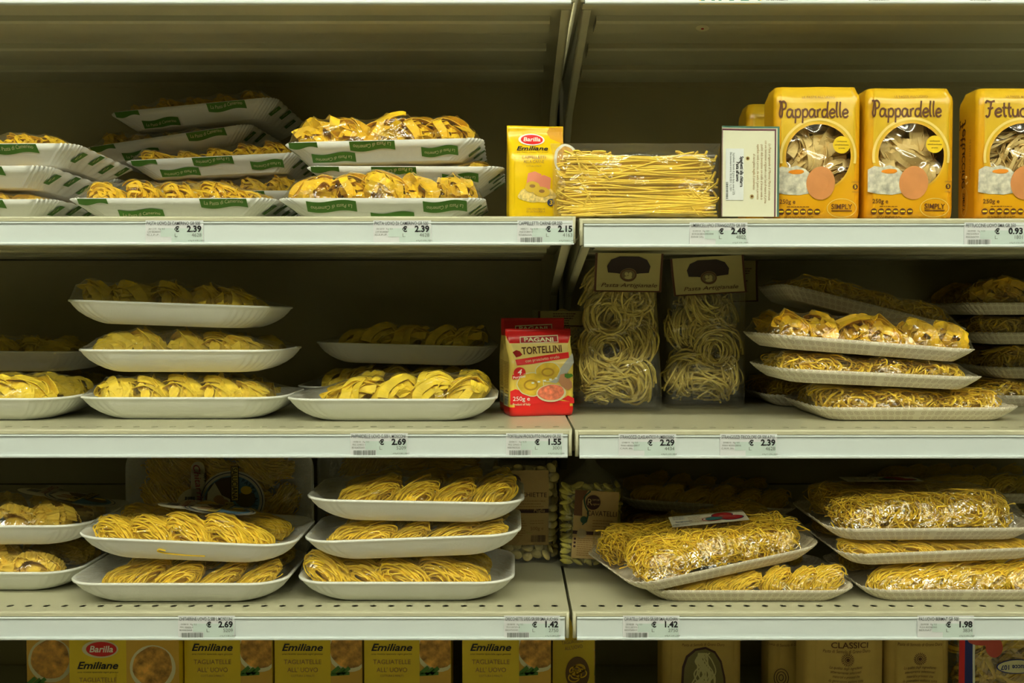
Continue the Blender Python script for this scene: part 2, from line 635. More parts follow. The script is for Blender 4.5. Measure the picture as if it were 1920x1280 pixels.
RAILS = []
for i, (zl, zr, xa, xb, nm) in enumerate(((Z0, Z0, 1078, 1087, 'top'), (Z1L, Z1R, 1079, 1086, 'second'), (Z2, Z2 - 0.001, 1073, 1078.5, 'third'),
                                          (Z3, Z3, 1068.5, 1074.5, 'fourth'), (Z4, Z4, 1062, 1068, 'bottom'))):
    holds = {'top': ('empty-fronted cream shelf above the leaf-logo pasta trays', 'cream shelf above the yellow pappardelle bags'),
             'second': ('cream metal shelf carrying the green-printed paper trays', 'cream metal shelf carrying the yellow pappardelle bags'),
             'third': ('cream metal shelf carrying white trays of pappardelle and red tortellini bags', 'cream metal shelf carrying the tall clear bags of strangozzi'),
             'fourth': ('cream metal shelf carrying white trays of chitarrine and the orecchiette bag', 'cream metal shelf carrying the cavatelli bag and ring-printed trays'),
             'bottom': ('lowest cream shelf under the yellow tagliatelle boxes', 'lowest cream shelf under the brown paper pasta bags')}[nm]
    RAILS.append((zl, zr))
    shelf(XL, P(xa, 640, 0).x, zl, holds[0], 'R')
    shelf(P(xb, 640, 0).x, XR, zr, holds[1], 'L')

# back wall of the gondola: enamel panels on a dark backing, with the slotted upright between the bays
XS = P(1062, 640, 0).x + 0.012
b = MB(); b.box(XL, D + 0.014, 0.0, XR, D + 0.04, 2.1); wb = structure(b.build('wall_back', M_DARK))
zs = P(600, 152, D).z
cuts = [0.10, 0.50, P(600, 487, D).z - 0.42, P(600, 487, D).z, zs, zs + 0.38]
for xa, xb in ((XL, XS - 0.004), (XS + 0.004, XR)):
    for i in range(len(cuts) - 1):
        b = MB()
        b.box(xa, D + 0.006, cuts[i] + 0.001, xb, D + 0.014, cuts[i + 1] - 0.001)
        b.box(xa, D + 0.003, cuts[i + 1] - 0.010, xb, D + 0.0065, cuts[i + 1] - 0.001)
        b.build('panel', M_PANEL, wb)
for s in (-1, 1):
    u = thing('upright_post', f'cream slotted upright post behind the shelf ends, {"tray" if s < 0 else "bag"} bay side', 'post', (XS + s * 0.0165, D - 0.004, 0))
    b = MB(); b.box(-0.0135, -0.008, 0, 0.0135, 0.0095, 2.08); b.build('post', M_PANEL, u)
b = MB(); b.box(XL, 0.03, 0.0, XR, 0.05, Z4 - 0.04); structure(b.build('trim_1', M_SHELF))
b = MB()
b.box(XL - 0.02, 0.02, 0.0, XL - 0.002, D + 0.04, 2.1)
structure(b.build('wall_left', M_PANEL))
b = MB()
b.box(XR + 0.002, 0.02, 0.0, XR + 0.02, D + 0.04, 2.1)
structure(b.build('wall_right', M_PANEL))

# ------------------------------------------------------------------ price tags
M_TAG = mat('tag_card', (0.68, 0.70, 0.74), 0.35, 0.5)
M_TAGG = mat('tag_green_tint', (0.55, 0.66, 0.64), 0.35, 0.5)
M_TAGP = mat('tag_pale_tint', (0.68, 0.66, 0.60), 0.35, 0.5)


def barcode(x0, x1, y0, y1, seed):
    r = random.Random(seed)
    sh, x = [], x0
    while x < x1 - 0.0004:
        w = r.choice((0.0004, 0.0004, 0.0008, 0.0012))
        sh.append(s_rect(x, y0, min(x + w, x1), y1))
        x += w + r.choice((0.0004, 0.0005, 0.0009))
    return s_join(*sh)


def price_tag(px0, px1, pyt, ztop, title, price, code, extra, label, bars=True):
    c = P(px0, pyt, 0)
    w = (px1 - px0) / PXM(0)
    h = 0.0315
    z0 = ztop - RAILH + 0.0008
    t = thing('price_tag', label, 'price tag', (c.x, -0.0004, z0), group='shelf price tags')
    b = MB(); b.box(0, -0.0004, 0.0, w, 0.0008, h + 0.0005); t = b.build('card', M_TAG, t)
    mp = lambda u, v, off: (u, -0.0004 - off, v)
    k = w / 0.0768
    put(s_join(s_rect(0.02 * k, 0.010, w - 0.001, 0.0215), s_rect(0.0345 * k, 0.001, w - 0.001, 0.010)), mp, M_TAGG, t, 'green_tint', 1)
    if title:
        put(s_text(title, 0.0046, 0.0018, 0.0258, width=min(len(title) * 0.00245, 0.072) * k, bold=0.006), mp, ink('tag_title', (0.07, 0.07, 0.09)), t, 'title_lettering', 2)
    if price:
        put(s_join(s_text('€', 0.0068, 0.0385 * k, 0.0168, bold=0.035), s_text(price, 0.0078, w - 0.0024, 0.0168, 'R', bold=0.035)), mp, I_BLACK, t, 'price_lettering', 2)
        put(s_join(s_text(code, 0.0046, w - 0.0024, 0.0102, 'R'), s_text('L.', 0.0044, 0.0390 * k, 0.0102)), mp, I_GREY, t, 'code_lettering', 2)
        put(s_join(s_text(extra[0], 0.0021, 0.004, 0.0196), s_text(extra[1], 0.0021, 0.003, 0.0157), s_text(extra[2], 0.0021, 0.002, 0.0118, width=0.017)), mp, I_GREY, t, 'small_lettering', 2)
        put(s_join(s_text('al Kg €', 0.0018, w - 0.020, 0.0042), s_text(extra[3], 0.0018, w - 0.0115, 0.0042)), mp, I_GREY, t, 'unit_price_lettering', 2)
    if bars:
        put(barcode(0.0045, 0.0335 * k, 0.0015, 0.0092, px0), mp, I_GREY, t, 'barcode', 2)
    return t


TAGS = [
    (273, 381, 405, Z1L, 'PASTA UOVO DI CAMERINO GR 500', '2.39', '4628', ('28/12/10   Kg  0.5', 'LAP 80280007', 'C.I.P.P.', '4.78 L. 9255'), 'price tag 2.39 under the central green-printed trays', False),
    (700, 808, 405, Z1L, 'PASTA UOVO DI CAMERINO GR 500', '2.39', '4628', ('28/12/10   Kg  0.5', 'LAP 80280007', 'C.I.P.P.', '4.78 L. 9255'), 'price tag 2.39 halfway to the cappelletti bag', False),
    (970, 1076, 405, Z1L, 'CAPPELLETTI CARNE GR.250', '2.15', '4163', ('28/02/11   Kg  0.25', 'PEG 212847-2', '8076809557696', '8.60 L.16652'), 'price tag 2.15 with barcode under the cappelletti bag', True),
    (1293, 1401, 409, Z1R, 'UMBRICELLI(PICI STRANGOZZI) GR.500', '2.48', '4802', ('01/09/10   Kg  0.5', '87/9104 BESGHE23040', 'DAGI SRL', '4.96 L.9604'), 'price tag 2.48 under the spaghetti card', False),
    (1808, 1920, 410, Z1R, 'FETTUCCINE UOVO SMA GR.250', '0.93', '1801', ('28/09/08   Kg  0.25', 'PRF/2347814', '8003336067704', '3.72 L.7202'), 'price tag 0.93 with barcode under the fettuccine bag', True),
    (657, 765, 804, Z2, 'PAPPARDELLE UOVO G.500 L.MOSCONI', '2.69', '5209', ('19/08/10   Kg  0.5', 'PEG 204832-1', '8014240702003', '5.38 L.10417'), 'price tag 2.69 under the pappardelle trays', True),
    (949, 1056, 804, Z2, 'TORTELLINI PROSCIUTTO PAGANI GR.250', '1.55', '3001', ('22/04/11   Kg  0.25', 'PEG 209602-3', '8006194270202', '6.20 L.12005'), 'price tag 1.55 under the red tortellini bags', True),
    (1160, 1268, 805, Z2 - 0.001, 'STRANGOZZI CLASS.ANTICO P.UMBRO500G', '2.29', '4434', ('27/08/10   Kg  0.5', 'PMAV 40302120017', 'C.M.M. SRL', '4.58 L.8868'), 'price tag 2.29 under the clear strangozzi bags', False),
    (1350, 1457, 805, Z2 - 0.001, 'STRANGOZZI TRICOLORE GR 500 A.P.U.', '2.39', '4628', ('27/08/10   Kg  0.5', 'PMAV 40302120016', 'C.M.M. SRL', '4.78 L.9255'), 'price tag 2.39 on the rail between strangozzi bags and ring-printed trays', False),
    (334, 441, 1146, Z3, 'CHITARRINE UOVO G.500 L.MOSCONI', '2.69', '5209', ('19/08/10   Kg  0.5', 'PEG 206656-4', '8014240704458', '5.38 L.10417'), 'price tag 2.69 under the chitarrine trays', True),
    (945, 1051, 1146, Z3, 'ORECCHIETTE S.REG.GR.500 SMA|,AUCHAN', '1.42', '2750', ('28/08/08   Kg  0.5', '7913 207291-8', '8003475003403', '2.84 L.5499'), 'price tag 1.42 with barcode under the orecchiette bag', True),
    (1168, 1275, 1146, Z3, 'CAVATELLI SAP.REG.GR.500 SMA|,AUCHAN', '1.42', '2750', ('28/08/08   Kg  0.5', '7913 207292-1', '8003475003410', '2.84 L.5499'), 'price tag 1.42 with barcode under the cavatelli bag', True),
    (1720, 1827, 1146, Z3, 'PAS.UOVO BERMAT GR 500', '1.98', '3834', ('20/09/08   Kg  0.5', 'PLDA 8009964003', 'BERMAT', '3.96 L.7668'), 'price tag 1.98 under the ring-printed trays', False),
    (1430, 1535, 4, Z0, '', '', '', None, 'price tag on the topmost rail beside the green offer card', True),
    (1622, 1727, 4, Z0, '', '', '', None, 'price tag on the topmost rail, one along from the offer card tag', True),
    (1812, 1917, 4, Z0, '', '', '', None, 'price tag on the topmost rail above the fettuccine bag', True),
]
for a in TAGS:
    price_tag(*a[:9], bars=a[9])
c = P(1311, 8, 0)
oc = thing('offer_card', 'green offer card with yellow border on the topmost rail', 'price tag', (c.x, -0.0006, Z0 - RAILH - 0.0006))
b = MB(); b.box(0, -0.0006, 0, 0.082, 0.0004, 0.038); oc = b.build('card', I_YELLOW, oc)
mp = lambda u, v, off: (u, -0.0006 - off, v)
put(s_rect(0.002, 0.002, 0.080, 0.036), mp, ink('offer_green', (0.03, 0.20, 0.13)), oc, 'green_field', 1)
put(s_text('0.80€', 0.022, 0.041, 0.0035, 'C', bold=0.02), mp, I_WHITE, oc, 'price_lettering', 2)
# round sticker under the top shelf
st = thing('round_sticker', 'small round white sticker under the topmost shelf', 'sticker', P(1317, 53, 0.1047), (math.radians(0), 0, 0))
put(s_disc(0, 0, 0.0095, 0.0045), flat_front(0), I_CREAM, st, 'sticker_disc', 1)
put(s_disc(0, -0.001, 0.0022, 0.0012), flat_front(0), I_DRED, st, 'red_mark', 2)

# ------------------------------------------------------------------ pasta
def sweep(path, side, w, h, cap=True):
    """rectangular strand along a path; side gives the direction of its width"""
    p = np.asarray(path)
    t = np.gradient(p, axis=0)
    t /= np.maximum(np.linalg.norm(t, axis=1, keepdims=True), 1e-9)
    s = np.asarray(side)
    s = s - t * np.sum(s * t, axis=1, keepdims=True)
    s /= np.maximum(np.linalg.norm(s, axis=1, keepdims=True), 1e-9)
    n = np.cross(t, s)
    w = np.asarray(w)
    if w.ndim:
        w = w[:, None]
    a = p + s * w / 2 + n * h / 2
    b_ = p - s * w / 2 + n * h / 2
    c = p - s * w / 2 - n * h / 2
    d = p + s * w / 2 - n * h / 2
    v = np.stack([a, b_, c, d], 1).reshape(-1, 3)
    m = len(p)
    f = []
    for i in range(m - 1):
        k = 4 * i
        for j in range(4):
            f.append((k + j, k + (j + 1) % 4, k + 4 + (j + 1) % 4, k + 4 + j))
    if cap:
        f += [(3, 2, 1, 0), (4 * m - 4, 4 * m - 3, 4 * m - 2, 4 * m - 1)]
    return v, f


def smooth_noise(rs, n, k, amp):
    """smooth random 3-D wander of n samples with about k bends"""
    c = rs.normal(0, amp, (k + 3, 3))
    x = np.linspace(0, k + 0.999, n)
    i = x.astype(int)
    u = (x - i)[:, None]
    u = u * u * (3 - 2 * u)
    return c[i] * (1 - u) + c[i + 1] * u


def rot_to(rs, ax_sd):
    e = Euler((rs.normal(0, ax_sd[0]), rs.normal(0, ax_sd[1]), rs.normal(0, ax_sd[2])))
    return np.array(e.to_matrix())


def nest_mesh(name, m, seed, n, w, h, ax=(0.042, 0.022, 0.028), sd=(0.2, 0.2, 0.3), segs=26, turns=(0.7, 1.2), rmin=0.55, noise=0.003, frill=0.0, twist=0.4, core=0.55, loops=0, cyl=False):
    """one nest: many strands wound about a lying hank; long axis x, up z"""
    rs = np.random.RandomState(seed)
    V, Fc, nv = [], [], 0
    a, b_, c = ax
    for k in range(n + loops):
        s = rs.uniform(-0.92, 0.92)
        rad = rs.uniform(rmin, 1.0)
        extra = 0.0
        if k >= n:
            s = rs.uniform(-0.6, 0.6)
            rad = 1.0
            extra = rs.uniform(0.1, 0.45)
        rho = math.sqrt(max(0.05, 1 - s * s)) * rad
        tn = rs.uniform(*turns)
        t0 = rs.uniform(0, 2 * PI)
        if k >= n:
            t0, tn = rs.uniform(-0.3, 0.5), 0.45
        th = np.linspace(t0, t0 + 2 * PI * tn, segs)
        R = rot_to(rs, sd)
        px = a * np.cos(th) * rho
        pz = b_ * np.sin(th) * rho * (1 + extra * np.maximum(0, np.sin(th)))
        py = np.full(segs, c * s) + c * 0.25 * rs.normal(0, 1) * np.linspace(-1, 1, segs)
        p = np.stack([px, py, pz], 1) @ R.T + smooth_noise(rs, segs, 4, noise)
        p[:, 2] = np.where(p[:, 2] > b_, b_ + (p[:, 2] - b_) * 0.55, np.maximum(p[:, 2], -b_ * 1.05))
        nr = np.stack([px / a ** 2, py / c ** 2, pz / b_ ** 2], 1) @ R.T
        nr /= np.maximum(np.linalg.norm(nr, axis=1, keepdims=True), 1e-9)
        tg = np.gradient(p, axis=0)
        sd_ = np.cross(tg, nr)
        sd_ /= np.maximum(np.linalg.norm(sd_, axis=1, keepdims=True), 1e-9)
        ph = np.linspace(0, 1, segs) * rs.normal(0, twist) * 2 + rs.normal(0, twist)
        sd_ = sd_ * np.cos(ph)[:, None] + nr * np.sin(ph)[:, None]
        if frill:
            p = p + nr * (frill * np.sin(np.arange(segs) * 2.4 + rs.uniform(0, 6)))[:, None]
        v, f = sweep(p, sd_, w * rs.uniform(0.85, 1.1), h)
        V.append(v)
        Fc += [tuple(i + nv for i in q) for q in f]
        nv += len(v)
    if core:
        nu, nw = 14, 7
        cv = [(a * core * math.cos(2 * PI * i / nu) * math.sin(PI * (j + .5) / nw), c * core * math.sin(2 * PI * i / nu) * math.sin(PI * (j + .5) / nw), b_ * core * math.cos(PI * (j + .5) / nw)) for j in range(nw) for i in range(nu)]
        cf = [(j * nu + i, (j + 1) * nu + i, (j + 1) * nu + (i + 1) % nu, j * nu + (i + 1) % nu) for j in range(nw - 1) for i in range(nu)]
        V.append(np.array(cv))
        Fc += [tuple(i + nv for i in q) for q in cf]
    V = np.concatenate(V)
    me = bpy.data.meshes.new(name)
    me.from_pydata(V.tolist(), [], Fc)
    me.materials.append(m)
    me.update()
    return me


NEST = {}


def nests(kind):
    if kind in NEST:
        return NEST[kind]
    out = []
    if kind == 'ribbon':        # wide flat egg ribbons, loosely folded
        for s in range(6):
            out.append((nest_mesh('pasta_nest', M_EGG, 10 + s, 16, 0.0155, 0.0011, (0.042, 0.026, 0.030), (0.3, 0.3, 0.4), 22, (0.5, 0.9), 0.6, 0.0045, twist=0.5, loops=5), (0.040, 0.026, 0.028)))
    elif kind == 'papp':
        for s in range(6):
            out.append((nest_mesh('pasta_nest', M_PAPP, 30 + s, 15, 0.0175, 0.0011, (0.045, 0.024, 0.034), (0.2, 0.2, 0.3), 22, (0.45, 0.8), 0.65, 0.003, twist=0.3, loops=6), (0.045, 0.024, 0.034)))
    elif kind == 'bpapp':
        for s in range(4):
            out.append((nest_mesh('pasta_nest', M_EGG, 230 + s, 15, 0.0165, 0.0011, (0.044, 0.026, 0.032), (0.35, 0.35, 0.6), 22, (0.4, 0.8), 0.6, 0.005, twist=0.5, loops=5), (0.044, 0.026, 0.032)))
    elif kind == 'tagl':        # narrow ribbons
        for s in range(5):
            out.append((nest_mesh('pasta_nest', M_EGG, 50 + s, 34, 0.0060, 0.0011, (0.044, 0.024, 0.028), (0.25, 0.25, 0.35), 24, (0.6, 1.0), 0.6, 0.003, twist=0.5, loops=5), (0.044, 0.024, 0.028)))
    elif kind == 'chit':        # thin square strands in long hanks
        for s in range(6):
            out.append((nest_mesh('pasta_nest', M_EGG2, 70 + s, 100, 0.0019, 0.0017, (0.041, 0.018, 0.022), (0.10, 0.12, 0.16), 22, (0.5, 1.0), 0.62, 0.0020, twist=0.3, loops=8, core=0.6), (0.041, 0.018, 0.022)))
    elif kind == 'fine':        # curly thin strands
        for s in range(6):
            out.append((nest_mesh('pasta_nest', M_EGG2, 90 + s, 155, 0.0013, 0.0012, (0.044, 0.021, 0.036), (0.55, 0.35, 0.9), 30, (0.6, 1.3), 0.55, 0.0032, twist=0.6, loops=8, core=0.62), (0.044, 0.021, 0.036)))
    elif kind == 'tagb':        # narrow curly ribbon strands
        for s in range(4):
            out.append((nest_mesh('pasta_nest', M_EGG2, 190 + s, 62, 0.0030, 0.0013, (0.046, 0.023, 0.034), (0.5, 0.35, 0.9), 28, (0.6, 1.2), 0.55, 0.0034, twist=0.6, loops=8, core=0.6), (0.046, 0.023, 0.034)))
    elif kind == 'frill':       # wide ruffle-edged ribbons
        for s in range(4):
            out.append((nest_mesh('pasta_nest', M_FRILL, 110 + s, 13, 0.018, 0.0012, (0.046, 0.023, 0.032), (0.25, 0.25, 0.4), 44, (0.5, 0.9), 0.6, 0.003, frill=0.0011, twist=0.3, loops=3), (0.046, 0.023, 0.032)))
    elif kind == 'coil':        # thick round coils
        for s in range(5):
            out.append((nest_mesh('pasta_nest', M_PALE, 130 + s, 38, 0.0028, 0.0026, (0.042, 0.040, 0.020), (0.16, 0.16, 0.3), 34, (0.6, 1.3), 0.55, 0.0035, twist=0.5, loops=6, core=0), (0.042, 0.040, 0.020)))
    NEST[kind] = out
    return out


# ------------------------------------------------------------------ trays
def ring_pts(lx, ly, r, n=112):
    """rounded rectangle outline (half sizes lx, ly) sampled evenly, counter-clockwise from the front middle"""
    r = min(r, lx - 1e-4, ly - 1e-4)
    segs = [('l', (0, -ly), (lx - r, -ly)), ('a', (lx - r, -ly + r), -PI / 2), ('l', (lx, -ly + r), (lx, ly - r)), ('a', (lx - r, ly - r), 0),
            ('l', (lx - r, ly), (-lx + r, ly)), ('a', (-lx + r, ly - r), PI / 2), ('l', (-lx, ly - r), (-lx, -ly + r)), ('a', (-lx + r, -ly + r), PI), ('l', (-lx + r, -ly), (0, -ly))]
    counts = [14, 28, 28, 28, 28, 28, 28, 28, 14]
    out = []
    for (sg, c) in zip(segs, counts):
        for i in range(c):
            u = i / c
            if sg[0] == 'l':
                out.append((sg[1][0] + (sg[2][0] - sg[1][0]) * u, sg[1][1] + (sg[2][1] - sg[1][1]) * u))
            else:
                a = sg[2] + u * PI / 2
                out.append((sg[1][0] + r * math.cos(a), sg[1][1] + r * math.sin(a)))
    return out


CORN = []                      # 1 at the tray's corners and ends, 0 along the straight front and back
for c, wv in zip([14, 28, 28, 28, 28, 28, 28, 28, 14], [0, 1, 1, 1, 0, 1, 1, 1, 0]):
    CORN += [wv] * c


def tray_mesh(name, W, Dp, h, levels, r, m, flute=0.0, nfl=2, rimwave=0.0):
    """levels: (z, inset_x, inset_y, corner radius factor, flute weight)"""
    V, Fc, UV = [], [], []
    n = 224
    s_acc = 0.0
    prev = None
    rim = ring_pts(W / 2, Dp / 2, r)
    arcs = [0.0]
    for i in range(1, n):
        arcs.append(arcs[-1] + math.dist(rim[i], rim[i - 1]))
    for (z, ix, iy, rf, fw) in levels:
        pts = ring_pts(W / 2 - ix, Dp / 2 - iy, r * rf)
        if prev is not None:
            s_acc += math.hypot(z - prev[0], iy - prev[1])
        prev = (z, iy)
        for i, (x, y) in enumerate(pts):
            k = 0.0
            if flute and CORN[i]:
                k = -flute * fw * (0.5 + 0.5 * math.cos(2 * PI * i / nfl))
            l = math.hypot(x / (W / 2), y / (Dp / 2))
            d = math.hypot(x, y)
            zz = z + (rimwave * math.sin(i * 1.35) * fw if CORN[i] else 0)
            V.append((x * (1 + k / d), y * (1 + k / d), zz))
            UV.append((arcs[i] if i < n // 2 else arcs[i] - arcs[-1], s_acc))
    L = len(levels)
    for j in range(L - 1):
        for i in range(n):
            Fc.append((j * n + i, j * n + (i + 1) % n, (j + 1) * n + (i + 1) % n, (j + 1) * n + i))
    Fc.append(tuple(range(n))[::-1])
    Fc.append(tuple((L - 1) * n + i for i in range(n)))
    return mesh(name, V, Fc, m, True, UV)


TK = {
    'foam': dict(W=0.305, D=0.195, h=0.034, me=tray_mesh('tray', 0.305, 0.195, 0.034, [
        (0.0000, 0.046, 0.032, 0.75, 0), (0.0011, 0.041, 0.029, 0.78, 0.3), (0.0045, 0.032, 0.0235, 0.82, 1), (0.0098, 0.022, 0.017, 0.88, 1), (0.0170, 0.0125, 0.010, 0.93, 1), (0.0251, 0.0055, 0.0045, 0.98, 1), (0.0300, 0.0025, 0.002, 1, 0.5), (0.0309, 0.0005, 0.0005, 1, 0), (0.0329, 0.0, 0.0, 1, 0),
        (0.0340, 0.001, 0.001, 1, 0), (0.0342, 0.0035, 0.003, 1, 0), (0.0322, 0.006, 0.0055, 0.97, 0), (0.0179, 0.017, 0.015, 0.9, 0), (0.0054, 0.036, 0.027, 0.8, 0)], 0.046, M_FOAM, 0.0022, 4.0)),
    'leaf': dict(W=0.285, D=0.195, h=0.026, me=tray_mesh('tray', 0.285, 0.195, 0.026, [
        (0.0, 0.034, 0.026, 1.0, 0), (0.0009, 0.0328, 0.0252, 1.0, .3), (0.0088, 0.0226, 0.0175, 1.0, 1), (0.0175, 0.0115, 0.0088, 1.0, 1), (0.026, 0.0, 0.0, 1.0, 1),
        (0.0262, 0.0012, 0.0011, 1.0, 1), (0.0175, 0.0127, 0.0099, 1.0, 1), (0.0015, 0.0335, 0.0260, 1.0, 0)], 0.022, M_CARDW, 0.0022, 4.67, 0.0008)),
    'ring': dict(W=0.300, D=0.205, h=0.020, me=tray_mesh('tray', 0.300, 0.205, 0.020, [
        (0.0, 0.026, 0.018, 0.8, 0), (0.001, 0.024, 0.0165, 0.8, .3), (0.007, 0.015, 0.0105, 0.9, 1), (0.014, 0.006, 0.0045, 0.96, 1), (0.020, 0.0, 0.0, 1.0, 1),
        (0.0202, 0.001, 0.001, 1.0, 1), (0.014, 0.0072, 0.0057, 0.96, 1), (0.0015, 0.025, 0.017, 0.8, 0)], 0.034, M_RING, 0.0013, 4.67, 0.0006)),
}


def film_height(nst, W, Dp, h, nx=46, ny=30, slack=0.001):
    xs = np.linspace(-W / 2, W / 2, nx)
    ys = np.linspace(-Dp / 2, Dp / 2, ny)
    X, Y = np.meshgrid(xs, ys)
    ob = np.full(X.shape, h - 0.004)
    for pv in nst:
        ii = np.clip(np.rint((pv[:, 0] / W + 0.5) * (nx - 1)).astype(int), 1, nx - 2)
        jj = np.clip(np.rint((pv[:, 1] / Dp + 0.5) * (ny - 1)).astype(int), 1, ny - 2)
        np.maximum.at(ob, (jj, ii), pv[:, 2] + 0.0016)
    edge = np.zeros(X.shape, bool)
    edge[0], edge[-1], edge[:, 0], edge[:, -1] = True, True, True, True
    z = np.where(edge, h + 0.0006, np.maximum(ob, h))
    for _ in range(160):
        av = z.copy()
        av[1:-1, 1:-1] = 0.25 * (z[:-2, 1:-1] + z[2:, 1:-1] + z[1:-1, :-2] + z[1:-1, 2:])
        z = np.where(edge, h + 0.0006, np.maximum(av, ob))
    return xs, ys, z


def round_xy(x, y, W, Dp, r):
    """pull a square grid's corner points inside a rounded rectangle"""
    lx, ly = W / 2 - r, Dp / 2 - r
    if abs(x) > lx and abs(y) > ly:
        dx, dy = abs(x) - lx, abs(y) - ly
        m = max(dx, dy) / r
        a = math.atan2(dy, dx)
        k = m * r
        x = math.copysign(lx + k * math.cos(a), x)
        y = math.copysign(ly + k * math.sin(a), y)
    return x, y


TRAYS = {}
INS = {'foam': (0.047, 0.033), 'leaf': (0.034, 0.026), 'ring': (0.026, 0.018)}
NPTS = {}


def nest_pts(me):
    if me.name not in NPTS:
        co = np.zeros(len(me.vertices) * 3, dtype=np.float32)
        me.vertices.foreach_get('co', co)
        NPTS[me.name] = co.reshape(-1, 3)[::3].astype(float)
    return NPTS[me.name]



PLACED = {}
PENDING = []


def under_height(kind, x, y):
    """height of a tray's outside above its base plane at plan position (x,y); infinite outside the rim"""
    K = TK[kind]
    ix, iy = {'foam': (0.046, 0.032), 'leaf': (0.034, 0.026), 'ring': (0.026, 0.018)}[kind]
    u = np.maximum((np.abs(x) - (K['W'] / 2 - ix)) / ix, (np.abs(y) - (K['D'] / 2 - iy)) / iy)
    uc = np.clip(u, 0, 1)
    z = K['h'] * ((1 - (1 - uc) ** (1 / 1.7)) if kind == 'foam' else uc)
    return np.where(u > 1, 1e3, z)


def press(key, pts):
    """how far points of tray `key` (its own frame) reach into the trays lying on it"""
    Mw = PLACED[key][1]
    pen = np.full(len(pts), -1.0)
    for k2, (kind2, M2) in PLACED.items():
        if k2 == key or M2.col[2].z < 0.7 or Mw.col[2].z < 0.7 or M2.translation.z < Mw.translation.z + 0.004 or (M2.translation - Mw.translation).length > 0.36:
            continue
        T = np.array(M2.inverted() @ Mw)
        q = pts @ T[:3, :3].T + T[:3, 3]
        p = q[:, 2] - under_height(kind2, q[:, 0], q[:, 1])
        p = np.where(p > 0.09, -1.0, p)
        pen = np.maximum(pen, p)
    return pen


def tray_pack(key, kind, style, xl, yl, xr, yr, t, label, group, yaw=0.0, pitch=0.0, loc=None, rot=None, on=None, **kw):
    """wrapped tray of pasta; (xl,yl)-(xr,yr) is its front rim in the photo, t the depth of that rim"""
    K = TK[kind]
    if loc is None:
        roll = math.atan2(yr - yl, xr - xl) if on is None else 0.0
        rot = Euler((pitch, roll, yaw), 'XYZ')
        p = P((xl + xr) / 2, (yl + yr) / 2, t)
        loc = p - rot.to_matrix() @ Vector((0, -K['D'] / 2, K['h']))
        if on is not None:          # stands on a deck: keep the photo's column, rest on the board
            loc.z = on + 0.0006
    rot = Euler(rot)
    PLACED[key] = (kind, Matrix.Translation(Vector(loc)) @ rot.to_matrix().to_4x4())
    PENDING.append((key, kind, style, label, group, Vector(loc), rot, kw))


